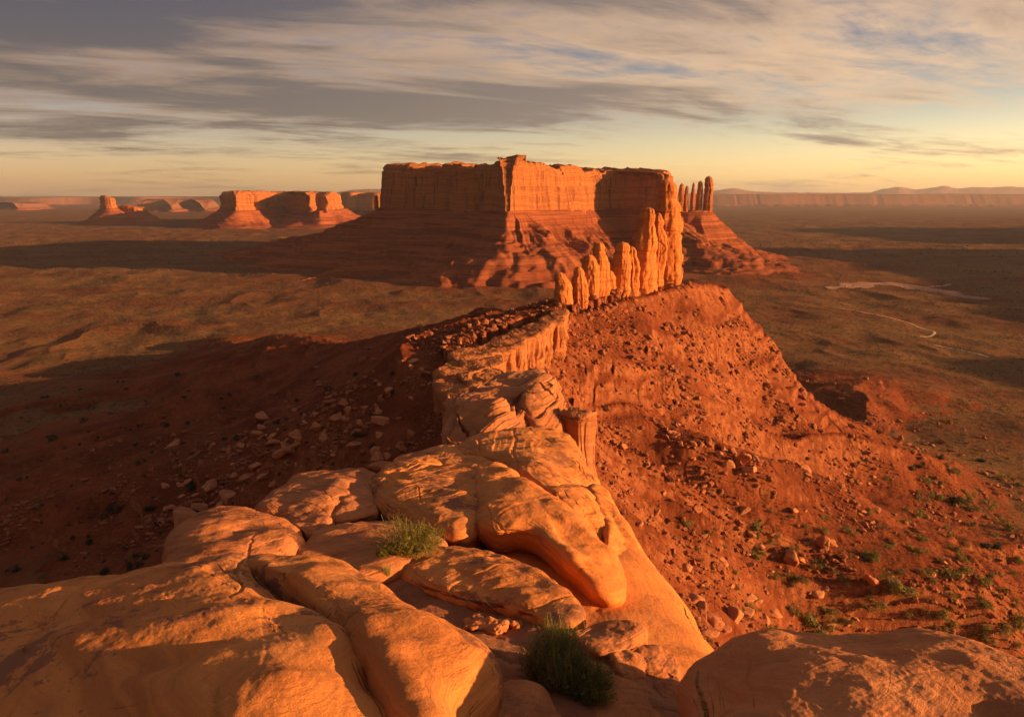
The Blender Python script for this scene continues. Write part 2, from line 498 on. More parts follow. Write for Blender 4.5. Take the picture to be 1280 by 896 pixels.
def height(x, y):
    x = np.asarray(x, np.float64); y = np.asarray(y, np.float64)
    r = np.hypot(x, y)
    pl = 2.5 * fbm2(x / 260, y / 260, 3) + 1.2 * fbm2(x / 60 + 5, y / 95, 3)
    dm = np.hypot(x - MESA_C[0], (y - MESA_C[1]))
    pl = pl + 22 * np.exp(-(dm / 650) ** 2)
    # low swells of the plain, crests running away to the right
    sw = fbm2(x / 120 + 0.3 * y / 170, y / 150, 4)
    sw = 1 - 2.2 * np.abs(sw)
    pl = pl + 4.5 * sw * sm(r, 380, 800) * (1 - sm(r, 4500, 8000))
    pl = pl - sm(r, 6000, 14000) * 6
    near = r < 2600
    if not near.any():
        return pl
    xn = x[near]; yn = y[near]
    d1, s1, z1, sd1 = near_line(xn, yn, CREST, True)
    sd1 = np.where((xn - CREST[-1, 0]) + (yn - CREST[-1, 1]) > 0, -1.0, sd1)
    d2, s2, z2, sd2 = near_line(xn, yn, SPUR)
    Lr = 150 + 22 * n2(s1 / 90, d1 * 0 + 3)
    wv = 14 * fbm2(xn / 60, yn / 60, 3)
    d1w = np.maximum(d1 + wv * sm(d1, 5, 60) - 6 - 6 * sm(yn, 140, 200), 0)
    fall = np.where(sd1 > 0, 112, Lr - 48) - 40 * sm(yn, 230, 380)
    e1 = z1 * (0.62 * np.exp(-d1w / (fall * 0.62)) + 0.38 * np.exp(-d1w / (fall * 1.75)))
    e2 = z2 * np.exp(-np.maximum(d2 + wv * sm(d2, 5, 60) - 4, 0) / 120)
    e = np.maximum(e1, e2)
    # gullies down the slope
    sfan = 235 * np.arctan2(yn - 160, xn + 150) + 700
    right = (sd1 < 0) & (xn > -145)
    sw1 = np.where(right, sfan, s1 + d1 * 0.15) + 10 * fbm2(xn / 45, yn / 45, 3)
    g1 = np.abs(n2(sw1 / 34, d1 / 240 + 7)); g2 = np.abs(n2(sw1 / 13, d1 / 110 + 2)); g3 = np.abs(n2(sw1 / 5.2, d1 / 40))
    sw2 = s2 + 12 * fbm2(xn / 45 + 9, yn / 45, 3)
    q1 = np.abs(n2(sw2 / 34 + 31, d2 / 200)); q2 = np.abs(n2(sw2 / 13 + 11, d2 / 90))
    g0 = np.abs(n2(sw1 / 78 + 13, d1 / 500 + 4))
    gul1 = (g0 * 40 * sm(d1, 30, 150) + g1 * 25 * sm(d1, 14, 100) + g2 * 12.0 * sm(d1, 6, 50) * (1 - 0.75 * sm(d1, 70, 120)) + g3 * 3.4 * sm(d1, 3, 25) * (1 - sm(d1, 40, 85)))
    gul2 = (q1 * 12 * sm(d2, 20, 120) + q2 * 5 * sm(d2, 8, 60))
    use2 = sm(e2 - e1, -4, 4)
    gul = gul1 * (1 - use2) + gul2 * use2
    fade = sm(e, 2, 24)
    e = e + (13.0 - gul) * fade * (0.35 + 0.65 * sm(e, 0, 14)) * sm(d1, 4, 40)
    # foothill spurs fanning out from the right flank
    sp_ = np.clip(1 - 2.6 * np.abs(n2(sw1 / 46 + 41, d1 / 260 + 9)), 0, 1)
    e = e + (sd1 < 0) * sp_ * (14 + 7 * n2(sw1 / 90, d1 / 60)) * sm(d1, 45, 120) * (1 - sm(d1, 170, 360))
    # caprock step along the crest and a second band below it, on the right
    jag = 3.0 * fbm2(xn / 7, yn / 7, 3) + 1.2 * np.sign(n2(xn / 2.6, yn / 2.6)) * 0.6
    onr = sm(yn, 175, 200) * (1 - sm(yn, 300, 335)) * (sd1 < 0)
    e = e + onr * (3.6 * (1 - sm(d1 + jag, 7.5, 8.9)) - 0.8)
    onr2 = sm(yn, 140, 170) * (1 - sm(yn, 300, 345)) * (sd1 < 0) * sm(fbm2(xn / 24 + 3, yn / 24, 2), -0.3, -0.1)
    e = e + onr2 * (2.2 * (1 - sm(d1 + 1.6 * jag, 30, 32)) * sm(d1, 12, 30) )
    # broken ledges
    hh = e + 1.6 * fbm2(xn / 50 + 4, yn / 50, 2)
    led = np.interp(hh, _hx, _hy) - hh
    msk = sm(fbm2(xn / 60 + 8, yn / 60 + 1, 3), -0.02, 0.16)
    out_bd = 1.5 + 1.3 * sm(-xn, 40, 120)
    msk = msk * np.where(sd1 < 0, sm(r[near], 190, 260), 1.0)
    e = e + led * msk * sm(e, 1.5, 10)
    # rough rubble
    rough = 0.9 * fbm2(xn / 9, yn / 9, 4, 0.6) + 0.35 * fbm2(xn / 2.2, yn / 2.2, 3, 0.6)
    e = e + rough * (0.3 + 0.9 * sm(e, 4, 40))
    # badland steps spreading out on the left of the ridge
    bl = fbm2(xn / 110 + 2.2, yn / 60 + 5, 2) + 0.05 * fbm2(xn / 20, yn / 20, 2)
    bd = np.interp(bl, [-1, -0.2, -0.03, 0.08, 0.2, 1], [-1, -0.5, 0.5, 0.8, 1.9, 2.6])
    wl = sm(-xn, 40, 160) * (1 - sm(r[near], 520, 900))
    wr = sm(xn, 60, 160) * (1 - sm(r[near], 600, 1000)) * 0.35
    out = pl[near] * sm(d1, 60, 260) + e + bd * out_bd * (wl + wr) * (1 - sm(e, 30, 70))
    # keep clear of the fin the camera stands on
    fin_d = np.hypot(xn / 1.0, np.maximum(np.abs(yn - 10) - 34, 0))
    pit = 1 - sm(fin_d, 3, 12)
    out = np.minimum(out, out * (1 - pit) + 96 * pit)
    res = pl.copy(); res[near] = out
    return res


LUT = {}


def hfast(x, y):
    """height of the built ground sheet (bilinear)"""
    a = np.arctan2(x, y); a = np.where(a < LUT['ang'][0], a + 2 * np.pi, a)
    r = np.hypot(x, y)
    na, nr = len(LUT['ang']), len(LUT['rad'])
    fa = np.interp(a, LUT['ang'], np.arange(na)); fr = np.interp(r, LUT['rad'], np.arange(nr))
    i = np.minimum(fa.astype(int), na - 2); j = np.minimum(fr.astype(int), nr - 2)
    u_ = fa - i; v_ = fr - j; Z = LUT['Z']
    return (Z[j, i] * (1 - u_) + Z[j, i + 1] * u_) * (1 - v_) + (Z[j + 1, i] * (1 - u_) + Z[j + 1, i + 1] * u_) * v_


def build_ground():
    a_in = np.linspace(-41.0, 41.0, 1230)
    a_out = np.linspace(41.0, 319.0, 150)[1:-1]
    ang = np.radians(np.concatenate([a_in, a_out]))
    r1 = np.geomspace(6, 70, 60, endpoint=False)
    r2 = np.geomspace(70, 1300, 620, endpoint=False)
    r3 = np.geomspace(1300, 9000, 260, endpoint=False)
    r4 = np.geomspace(9000, 31000, 40)
    rad = np.concatenate([r1, r2, r3, r4])
    A, Rr = np.meshgrid(ang, rad)
    X = np.sin(A) * Rr; Y = np.cos(A) * Rr
    Z = np.empty_like(X)
    for k in range(0, len(rad), 60):
        Z[k:k + 60] = height(X[k:k + 60], Y[k:k + 60])
    LUT.update(ang=ang, rad=rad, Z=Z)
    V = np.stack([X, Y, Z], -1)
    q = grid_faces(len(rad), len(ang), True, True)
    n = V.shape[0] * V.shape[1]
    V = np.vstack([V.reshape(-1, 3), [[0, 0, 96]]])
    m = len(ang)
    j = np.arange(m)
    tris = np.stack([np.full(m, n), (j + 1) % m, j], -1)
    me = mesh_np('ground', V, q, tris)
    return me


def mat_ground():
    m, t, b = base_mat('red_desert_ground', 0.97, 0.04)
    g = t.new('ShaderNodeNewGeometry')
    p = g.outputs['Position']
    x, y, z = t.sep(p)
    nx, ny, nz = t.sep(g.outputs['Normal'])
    # red soil of the slopes
    a = t.noise(p, 0.035, 6, 0.62)
    bb = t.noise(p, 0.35, 6, 0.7)
    cc = t.noise(p, 1.4, 5, 0.75)
    soil = t.mix(t.ramp(a, 0.38, 0.62), (0.140, 0.034, 0.014), (0.235, 0.062, 0.024))
    soil = t.mix(t.ramp(bb, 0.48, 0.70, 0, 0.6), soil, (0.11, 0.034, 0.018))
    soil = t.mix(t.ramp(cc, 0.60, 0.70, 0, 0.65), soil, (0.30, 0.095, 0.040))
    # plain: tan sand with sage and grass
    pn = t.noise(t.comb(t.math('MULTIPLY', x, 0.0035), t.math('MULTIPLY', y, 0.010), 0.0), 1.0, 6, 0.6)
    pn2 = t.noise(p, 0.03, 6, 0.7)
    plain = t.mix(t.ramp(pn, 0.40, 0.62), (0.20, 0.096, 0.040), (0.16, 0.055, 0.027))
    plain = t.mix(t.ramp(pn2, 0.45, 0.68, 0, 0.6), plain, (0.125, 0.074, 0.036))
    vor = t.new('ShaderNodeTexVoronoi'); vor.feature = 'F1'
    t.put(vor.inputs['Vector'], t.comb(x, y, 0.0)); vor.inputs['Scale'].default_value = 0.13
    dots = t.ramp(vor.outputs['Distance'], 0.26, 0.38, 0.9, 0.0)
    plain = t.mix(t.math('MULTIPLY', dots, t.ramp(bb, 0.35, 0.6)), plain, (0.07, 0.05, 0.024))
    zz = t.math('ADD', z, t.math('MULTIPLY', t.math('SUBTRACT', pn2, 0.5), 22.0))
    flat = t.math('MULTIPLY', t.ramp(nz, 0.95, 0.992), t.ramp(zz, 9.0, 22.0, 1.0, 0.0))
    c = t.mix(flat, soil, plain)
    # sandstone showing on the steep ledges
    led = t.ramp(nz, 0.55, 0.75, 1.0, 0.0)
    c = t.mix(t.math('MULTIPLY', led, 0.8), c, t.mix(t.ramp(bb, 0.4, 0.6), (0.19, 0.055, 0.025), (0.34, 0.120, 0.050)))
    t.put(b.inputs['Base Color'], c)
    n1 = bump(t, b, t.noise(p, 0.12, 6, 0.7), 2.5, 0.5)
    n2_ = bump(t, b, t.noise(p, 0.8, 6, 0.75), 0.7, 0.8, n1)
    bump(t, b, dots, 0.8, 0.6, n2_)
    return m


M_ground = mat_ground()
o = link('ground', build_ground(), M_ground); o['kind'] = 'structure'


def hit_ground(px, py):
    """points of the ground seen at picture positions (arrays)"""
    px = np.asarray(px, float); py = np.asarray(py, float)
    uu = (px - 640) / F_PX; vv = (448 - py) / F_PX
    D = np.stack([uu, CP + vv * SP, -SP + vv * CP], -1)
    D = D / D[:, 1:2]
    ts = np.geomspace(42, 3200, 700)
    done = np.zeros(len(px), bool); T = np.full(len(px), np.nan)
    prev = np.full(len(px), 42.0)
    for k in range(0, 700, 50):
        tt = ts[k:k + 50]
        idx = np.where(~done)[0]
        if len(idx) == 0: break
        X = D[idx, 0][:, None] * tt; Y = D[idx, 1][:, None] * tt; Z = CAMZ + D[idx, 2][:, None] * tt
        below = Z < hfast(X, Y)
        any_ = below.any(1); f = below.argmax(1)
        T[idx[any_]] = tt[f[any_]]; done[idx[any_]] = True
    P = np.stack([D[:, 0] * T, D[:, 1] * T], -1)
    ok = ~np.isnan(T)
    z = np.full(len(px), np.nan)
    z[ok] = hfast(P[ok, 0], P[ok, 1])
    return np.column_stack([P, z]), ok, T

# ------------------------------------------------------------------ cliffs, mesas, spires
def loft_cliff(outline, zbot, ztop, res, nz, amp=(10, 5, 1.5), wave=(90, 22, 7), batter=0.08, ledge=1.5, seed=0, top_rough=2.0, round_=0.03, capn=26, rim=0.0):
    """closed outline (k,2) and ztop per outline point -> cliff grid + cap; returns verts, quads, base ring"""
    O = np.column_stack([np.asarray(outline, float), np.asarray(ztop, float)])
    per = np.linalg.norm(np.diff(np.vstack([O, O[:1]])[:, :2], axis=0), axis=1).sum()
    n = int(per / res)
    S = spline(O, n)
    ring = S[:, :2]; zt = S[:, 2]
    zt = zt + rim * (fbm2(ring[:, 0] / (wave[1] * 0.8), ring[:, 1] / (wave[1] * 0.8), 4, 0.6) - 0.8 * sm(n2(ring[:, 0] / wave[1] + 7, ring[:, 1] / wave[1]), 0.3, 0.38))
    tang = np.roll(ring, -2, 0) - np.roll(ring, 2, 0)
    nrm = np.column_stack([tang[:, 1], -tang[:, 0]]); nrm /= np.linalg.norm(nrm, axis=1)[:, None]
    area = 0.5 * np.sum(ring[:, 0] * np.roll(ring[:, 1], -1) - np.roll(ring[:, 0], -1) * ring[:, 1])
    if area < 0:
        nrm = -nrm
    h = np.linspace(0, 1, nz)[:, None]
    Hh = (zt - zbot)[None, :]
    Z = zbot + h * Hh
    X = np.repeat(ring[None, :, 0], nz, 0); Y = np.repeat(ring[None, :, 1], nz, 0)
    off = -batter * h * Hh
    w1, w2, w3 = wave
    off = off + amp[0] * fbm3(X / w1 + seed, Y / w1, Z / (w1 * 5), 2)
    r2 = n3(X / w2 + seed + 3, Y / w2, Z / (w2 * 9)); off = off - amp[1] * (np.abs(r2) ** 0.7) * 1.6 * (1 - 0.3 * h)
    r3 = n3(X / w3 + seed + 8, Y / w3, Z / (w3 * 7)); off = off - amp[2] * (np.abs(r3) ** 0.7) * 1.6
    off = off + amp[2] * 0.9 * fbm3(X / w3 * 2 + seed, Y / w3 * 2, Z / (w3 * 0.8), 3, 0.6)
    bed = n2((Z + 2.0 * n3(X / w1, Y / w1, Z / w1)) / (ledge * 6) + seed, X * 0 + 3.3)
    off = off + ledge * np.clip(bed * 3, -1, 1)
    ck = np.abs(n3(X / (w2 * 1.3) + seed + 21, Y / (w2 * 1.3), Z / (w2 * 14)))
    off = off - amp[1] * 2.0 * (1 - sm(ck, 0.0, 0.085)) * sm(n3(X / w1 + 3, Y / w1, Z / w1), -0.25, 0.05)
    off = off - amp[1] * 0.45 * sm(h + 0.035 * n3(X / w2, Y / w2, Z * 0 + 5), 0.86, 0.872) - amp[1] * 0.35 * sm(h, 0.935, 0.945)
    off = off - np.maximum(0, (h - (1 - round_)) / round_) ** 2 * Hh * round_ * 0.8
    V = np.stack([X + nrm[None, :, 0] * off, Y + nrm[None, :, 1] * off, Z], -1)
    # cap
    top = V[-1]
    c = top.mean(0)
    rows = []
    for k in range(1, capn + 1):
        f = (k / capn) ** 1.4 if capn > 8 else k / capn
        P = top + (c - top) * f
        P = P.copy()
        P[:, 2] = top[:, 2] * (1 - f) + c[2] * f + top_rough * (fbm2(P[:, 0] / (res * 9), P[:, 1] / (res * 9), 4) + 0.3) * min(1, f * 8)
        rows.append(P)
    V = np.concatenate([V, np.array(rows)], 0)
    q = grid_faces(V.shape[0], V.shape[1], True, area < 0)
    return V, q, np.column_stack([ring, zt]), nrm, V[0]


def loft_talus(ring, nrm, zb, width, zfoot=-6, nt=90, gul=(9, 4), gw=(45, 16), seed=0, power=1.7, terr=(0.62, 0.40, 0.2), terr_amp=5, inset=14, wfun=None):
    n = len(ring)
    # smooth the outline for the outward direction
    k = max(3, n // 13)
    ker = np.hanning(2 * k + 1); ker /= ker.sum()
    def smo(a):
        e = np.concatenate([a[-2 * k:], a, a[:2 * k]])
        return np.convolve(e, ker, 'same')[2 * k:-2 * k]
    nd = np.column_stack([smo(nrm[:, 0]), smo(nrm[:, 1])]); nd /= np.linalg.norm(nd, axis=1)[:, None] + 1e-9
    seg = np.linalg.norm(np.roll(ring[:, :2], -1, 0) - ring[:, :2], axis=1)
    s = np.r_[0, np.cumsum(seg)[:-1]]
    t = np.linspace(0, 1, nt)[:, None] ** 1.15
    wd = width * (1 + 0.22 * n2(s / 160 + seed, s * 0)) * (1 if wfun is None else wfun(ring))
    t_in = t * (wd[None, :] + inset) - inset
    X = ring[None, :, 0] + nd[None, :, 0] * t_in
    Y = ring[None, :, 1] + nd[None, :, 1] * t_in
    tt = np.clip(t_in / wd[None, :], 0, 1)
    h = (1 - tt) ** power
    warp = 0.05 * fbm2(X / 90 + seed, Y / 90, 3)
    hh = h + warp * np.sin(np.pi * np.clip(h, 0, 1))
    Z = zfoot + (zb - zfoot) * hh
    ss = np.repeat(s[None, :], nt, 0) + 0.3 * gw[0] * fbm2(X / gw[0], Y / gw[0], 3)
    env = np.sin(np.pi * np.clip(tt, 0, 1) ** 0.6)
    Z = Z - env * (gul[0] * np.abs(n2(ss / gw[0] + seed, tt * 1.5)) + gul[1] * np.abs(n2(ss / gw[1] + seed, tt * 3)) + 0.35 * gul[1] * np.abs(n2(ss / gw[1] * 2.7, tt * 6)))
    # ledges
    for lv in terr:
        zl = zfoot + (zb - zfoot) * lv + 0.03 * zb * n2(ss / 200 + lv * 9, tt * 0)
        dlt = Z - zl
        mk = sm(fbm2(ss / 90 + lv * 31, tt * 0 + lv, 2), -0.25, 0.15)
        Z = Z + mk * terr_amp * (sm(dlt, -terr_amp * 0.12, terr_amp * 0.12) - sm(dlt, -terr_amp * 4, terr_amp * 0.2)) * 1.0
    Z = Z + env * (0.35 * gul[1] * fbm2(X / 14, Y / 14, 4, 0.65) - 0.30 * gul[1] * np.abs(n2(ss / (gw[1] * 0.45) + seed, tt * 5)))
    V = np.stack([X, Y, Z], -1)
    return V


def mesa(name, label, cat, outline, zbot, ztop, res, nz, width, mats, talus_kw={}, group=None, **kw):
    V, q, ring, nrm, base = loft_cliff(outline, zbot - 8, ztop, res, nz, **kw)
    c = base.mean(0); c[2] = 0
    root = empty(name, c)
    link('cliff', mesh_np('cliff', rebase(V, c), q), mats[0], root)
    T = loft_talus(ring, nrm, zbot + 1.5, width, **talus_kw)
    area = 0.5 * np.sum(ring[:, 0] * np.roll(ring[:, 1], -1) - np.roll(ring[:, 0], -1) * ring[:, 1])
    link('talus', mesh_np('talus', rebase(T, c), grid_faces(T.shape[0], T.shape[1], True, area > 0)), mats[1], root)
    tag(root, label, cat, group)
    return root


def xd(px, depth):
    return ((px - 640) / F_PX * depth * 1.0 * (CP + (448 - 260) / F_PX * SP) ** -1, depth)


def pxd(px, py, depth):
    return at_depth(px, py, depth)


# the great mesa: prow towards the camera, a bay and a wing on the right
KM = 0.80


def P2(px, depth, k=1.0):
    depth = depth * k
    q = at_depth(px, 250, depth)
    return (q[0], q[1])


out = [P2(640, 2700, KM), P2(540, 2650, KM), P2(490, 2350, KM), P2(474, 2080, KM), P2(482, 1950, KM), P2(505, 1900, KM), P2(520, 1880, KM), P2(548, 1815, KM), P2(572, 1750, KM),
       P2(588, 1715, KM), P2(608, 1655, KM), P2(622, 1590, KM), P2(632, 1545, KM), P2(640, 1552, KM), P2(655, 1610, KM), P2(690, 1700, KM), P2(725, 1790, KM), P2(748, 1870, KM), P2(768, 1915, KM),
       P2(795, 1885, KM), P2(815, 1835, KM), P2(832, 1800, KM), P2(840, 1830, KM), P2(842, 1930, KM), P2(834, 2200, KM), P2(780, 2500, KM)]
zt = [225, 225, 228, 231, 232, 228, 226, 226, 220, 218, 222, 231, 233, 231, 226, 222, 218, 217, 217, 214, 211, 209, 211, 214, 220, 222]


def wf(ring):
    # the apron is broader to the left and front, and drawn out on the right
    return 1.0 + 0.55 * sm(-ring[:, 0], 0, 280) + 0.15 * sm(ring[:, 0], 250, 420)


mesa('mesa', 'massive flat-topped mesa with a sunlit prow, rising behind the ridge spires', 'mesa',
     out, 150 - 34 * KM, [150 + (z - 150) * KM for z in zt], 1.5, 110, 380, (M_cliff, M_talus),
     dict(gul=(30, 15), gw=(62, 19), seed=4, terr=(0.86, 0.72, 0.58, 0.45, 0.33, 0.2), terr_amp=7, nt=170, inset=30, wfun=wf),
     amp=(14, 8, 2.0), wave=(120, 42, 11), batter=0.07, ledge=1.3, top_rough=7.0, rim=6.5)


def spire_mesh(h, r, seed, prof=None, lean=(0, 0), n=72, nz=120, squash=0.85, rot=0.0, rough=1.0):
    t = np.linspace(0, 1, nz)[:, None]
    th = np.linspace(0, 2 * np.pi, n, endpoint=False)[None, :]
    prof = prof or [(0, 1.25), (0.15, 1.05), (0.45, 0.95), (0.7, 0.8), (0.88, 0.62), (0.96, 0.5), (1, 0.08)]
    pr = np.interp(t, [a for a, _ in prof], [b for _, b in prof])
    k = np.hanning(7); k /= k.sum()
    pe = np.pad(pr[:, 0], 3, 'edge'); pr = np.convolve(pe, k, 'valid')[:, None]
    pr[-1] = 0.03; pr[-2] *= 0.55; pr[-3] *= 0.85
    Z = t * h + 0 * th
    cx, cy = np.cos(th), np.sin(th)
    a = r * pr
    off = 0.22 * fbm3(cx * 1.3 + seed, cy * 1.3, Z / (r * 3.5), 2) * a
    off = off - 0.16 * a * np.abs(n3(cx * 1.7 + seed * 2, cy * 1.7, Z / (r * 9) + seed))
    bed = n2(Z / (r * 0.55) + seed * 3, 0 * Z + 1.5 + 0.4 * cx)
    off = off + 0.05 * r * rough * np.clip(bed * 2.2, -1, 1) * np.minimum(1, pr * 2)
    off = off + 0.10 * a * rough * fbm3(cx * 5 + seed, cy * 5, Z / (r * 0.5), 3, 0.6)
    jz = n2(Z / (r * 1.6) + seed * 5, 0 * Z + 2.2 + 0.25 * cy)
    off = off - 0.13 * r * rough * (1 - sm(np.abs(jz), 0.0, 0.05)) * np.minimum(1, pr)
    jc = n2(cx * 1.6 + seed, cy * 1.6 + seed + Z / (r * 16))
    off = off - 0.10 * a * rough * (1 - sm(np.abs(jc), 0.0, 0.07))
    rr = np.maximum(a + off, 0.02 * r)
    X = rr * cx; Y = rr * cy * squash
    c, s = math.cos(rot), math.sin(rot)
    X, Y = X * c - Y * s, X * s + Y * c
    X = X + lean[0] * h * t ** 1.3 + 0.12 * r * n2(t * 4 + seed, t * 0)
    Y = Y + lean[1] * h * t ** 1.3
    V = np.stack([X, Y, Z], -1)
    return V, grid_faces(nz, n, True, False)


# the row of spires on the ridge
SP_G = 'rock spires standing in a row on the ridge crest'
fat = [(0, 1.15), (0.12, 1.03), (0.45, 1.04), (0.66, 0.98), (0.80, 0.86), (0.85, 0.66), (0.93, 0.70), (0.98, 0.5), (1, 0.2)]
stout = [(0, 1.1), (0.2, 1.05), (0.5, 1.04), (0.75, 0.95), (0.9, 0.78), (0.97, 0.5), (1, 0.2)]
tall = [(0, 1.1), (0.1, 1.0), (0.4, 1.04), (0.66, 1.0), (0.80, 0.88), (0.85, 0.66), (0.92, 0.70), (0.97, 0.62), (1, 0.3)]
needle = [(0, 1.2), (0.15, 1.05), (0.5, 1.08), (0.75, 0.92), (0.84, 0.62), (0.93, 0.62), (1, 0.2)]
# px centre, py top, py base, width px, depth, profile, lean
SPIRES = [
    (706, 340, 396, 17, 268, stout, -0.10, 'lowest rock spire at the left end of the row on the ridge'),
    (724, 333, 392, 15, 276, needle, -0.02, 'short pointed rock spire second from the left end of the ridge row'),
    (737, 318, 390, 19, 283, stout, -0.02, 'stubby slanting rock spire third from the left end of the ridge row'),
    (751, 303, 386, 18, 290, fat, -0.04, 'leaning rock spire with a knobbed top just left of the gap in the row'),
    (762, 338, 384, 12, 296, stout, 0.0, 'half-height shaded spire stub in the gap of the ridge row'),
    (773, 302, 382, 20, 301, fat, 0.02, 'stout free-standing rock spire just right of the gap in the ridge row'),
    (788, 308, 380, 14, 309, needle, 0.0, 'thin rock spire with a narrow neck, between the stout one and the tall pair'),
    (804, 259, 377, 24, 317, tall, 0.01, 'tall rounded rock spire, second tallest of the ridge row'),
    (793, 289, 378, 13, 322, stout, 0.02, 'slim spire tucked against the shaded side of the second tallest spire'),
    (819, 266, 374, 17, 327, needle, 0.0, 'slender rock spire squeezed between the two tallest of the ridge row'),
    (830, 226, 372, 28, 338, tall, -0.01, 'tallest rock spire with a blocky head at the right end of the ridge row'),
]
for i, (px, pt, pb, wd, dep, pr, ln, lab) in enumerate(SPIRES):
    top = at_depth(px, pt, dep); bot = at_depth(px, pb, dep)
    gz = float(height(np.array([bot[0]]), np.array([bot[1]]))[0])
    z0 = min(bot[2], gz) - 3.0
    V, q = spire_mesh(top[2] - z0, wd / F_PX * dep * (0.655 if wd > 15 else 0.68), i * 3.7 + 1.1, pr, (ln, 0.0), 110, 190, 0.95, 0.3 * i)
    o = link('rock_spire', mesh_np('rock_spire', V.reshape(-1, 3), q), M_spire, None, (bot[0], bot[1], z0))
    tag(o, lab, 'rock spire', SP_G)

# the far spires off the right end of the mesa, and the small one off its left end
FS_G = 'thin far spires beside the mesa'
slab_p = [(0, 1.25), (0.3, 1.05), (0.7, 0.95), (0.93, 0.8), (1, 0.35)]
for i, (px, pt, wd, lab) in enumerate([
        (850, 229, 7.5, 'far spire standing nearest the right end of the mesa'),
        (857, 232, 6, 'shortest far spire just right of the mesa end'),
        (865, 228, 6.5, 'narrow pointed far spire, third right of the mesa'),
        (873, 226, 7.5, 'narrow far spire directly left of the blocky far tower'),
        (884, 220, 12, 'broad blocky far tower, outermost of those right of the mesa'),
        (471, 244, 6, 'small lone far spire just off the left end of the mesa')]):
    dep = 1960 * KM if px > 600 else 2020 * KM
    top = at_depth(px, pt, dep); bot = at_depth(px, 268, dep)
    V, q = spire_mesh(top[2] - bot[2] + 10, wd / F_PX * dep * 0.50, i * 5.3 + 2, slab_p if i != 2 else needle, (0, 0), 48, 80, 0.9, i, 0.8)
    o = link('rock_spire', mesh_np('rock_spire', V.reshape(-1, 3), q), M_cliff, None, (bot[0], bot[1], bot[2] - 10))
    tag(o, lab, 'rock spire', FS_G if px > 600 else None)

mesa('butte', 'low rocky hump carrying the thin far spires at the right end of the mesa', 'butte',
     [P2(868, 1640), P2(846, 1630), P2(842, 1570), P2(856, 1540), P2(875, 1535), P2(890, 1550), P2(893, 1600), P2(884, 1635)],
     115, [118, 117, 119, 116, 118, 119, 117, 118], 2.5, 16, 300, (M_cliff, M_talus),
     dict(gul=(24, 12), gw=(50, 18), seed=17, nt=90, terr=(0.6, 0.3), terr_amp=5, inset=12),
     amp=(5, 4, 2), wave=(60, 22, 9), ledge=1.5, top_rough=4)

# left mesa with zigzag walls, butte, and the far ones
L_ = 3500
mesa('mesa', 'small flat-topped mesa on the left with two sunlit buttresses and red talus', 'mesa',
     [P2(350, 4600), P2(290, 4500), P2(274, 3900), P2(273, 3700), P2(290, 3450), P2(318, 3560), P2(350, 3760), P2(362, 3800), P2(394, 3530), P2(402, 3540), P2(424, 3800), P2(428, 4300)],
     80, [172, 172, 172, 172, 172, 171, 170, 170, 170, 170, 168, 168], 6, 50, 260, (M_cliff, M_talus),
     dict(gul=(24, 10), gw=(90, 35), seed=9, nt=80, terr=(0.4,), terr_amp=6, inset=30),
     amp=(34, 20, 8), wave=(190, 70, 26), ledge=3.0, top_rough=7, rim=5)
mesa('butte', 'small dark tower-topped butte on a red cone at the far left', 'butte',
     [P2(136, 4120), P2(126, 4100), P2(124, 4000), P2(132, 3960), P2(143, 3985), P2(146, 4060), P2(142, 4110)],
     84, [146, 150, 151, 150, 141, 138, 141], 3, 40, 215, (M_cliff, M_talus),
     dict(gul=(22, 9), gw=(40, 16), seed=2, nt=80, terr=(0.5,), terr_amp=8, inset=12, power=1.9),
     amp=(6, 5, 2), wave=(60, 22, 9), ledge=1.5, top_rough=3)
mesa('butte', 'low rounded shoulder of rock on the right flank of the far left butte', 'butte',
     [P2(165, 4260), P2(150, 4240), P2(148, 4120), P2(158, 4060), P2(172, 4060), P2(184, 4130), P2(180, 4230)],
     62, [92, 96, 98, 96, 84, 80, 84], 5, 24, 190, (M_cliff, M_talus),
     dict(gul=(16, 7), gw=(50, 20), seed=12, nt=60, terr=(0.5,), terr_amp=6, inset=12),
     amp=(8, 8, 3), wave=(60, 25, 9), ledge=3, top_rough=8)


def far_mesa(label, pxs, dep, back, ztop, zb, seed, res=14, width=420, zig=1.0):
    pts = [P2(0.5 * (pxs[0] + pxs[-1]), back), P2(pxs[0] + 0.02 * (640 - pxs[0]), back)]
    zs = [ztop, ztop]
    for k, p in enumerate(pxs):
        pts.append(P2(p, dep + (120 if k % 2 else -120) * (dep / 8000) * zig + (200 if k in (0, len(pxs) - 1) else 0)))
        zs.append(ztop + 7 * math.sin(k * 2.3 + seed))
    pts.append(P2(pxs[-1] + 0.02 * (640 - pxs[-1]), back)); zs.append(ztop)
    return mesa('mesa', label, 'mesa', pts, zb, zs, res, 26, width, (M_fardark if dep > 7000 else M_cliff, M_talus),
                dict(gul=(30, 12), gw=(160, 60), seed=seed, nt=40, terr=(0.5,), terr_amp=10, inset=60),
                batter=0.9 if dep > 7000 else 0.2, amp=(110, 8, 6), wave=(1300, 260, 90), ledge=6, top_rough=10, capn=10, seed=seed)


far_mesa('low hazy mesa just behind and between the far left butte and the small mesa', [168, 190, 212, 235, 262], 7200, 8600, 112, 20, 3)
far_mesa('far low mesa cut by the left edge of the view', [-150, -90, -40, -5, 22, 42], 8000, 9400, 70, 15, 5)
far_mesa('far hazy mesa between the small left mesa and the great mesa', [436, 450, 470, 500, 530], 5600, 7000, 172, 50, 8)
far_mesa('long low hazy mesa along the horizon on the right', [800, 880, 960, 1040, 1120, 1200, 1290, 1400, 1520], 11500, 15500, 172, 20, 21, 22, 700, 0.1)
far_mesa('long low hazy mesa along the horizon on the left behind the butte', [-200, -60, 30, 110, 170, 230, 330], 13000, 16000, 130, 10, 31, 26, 700)

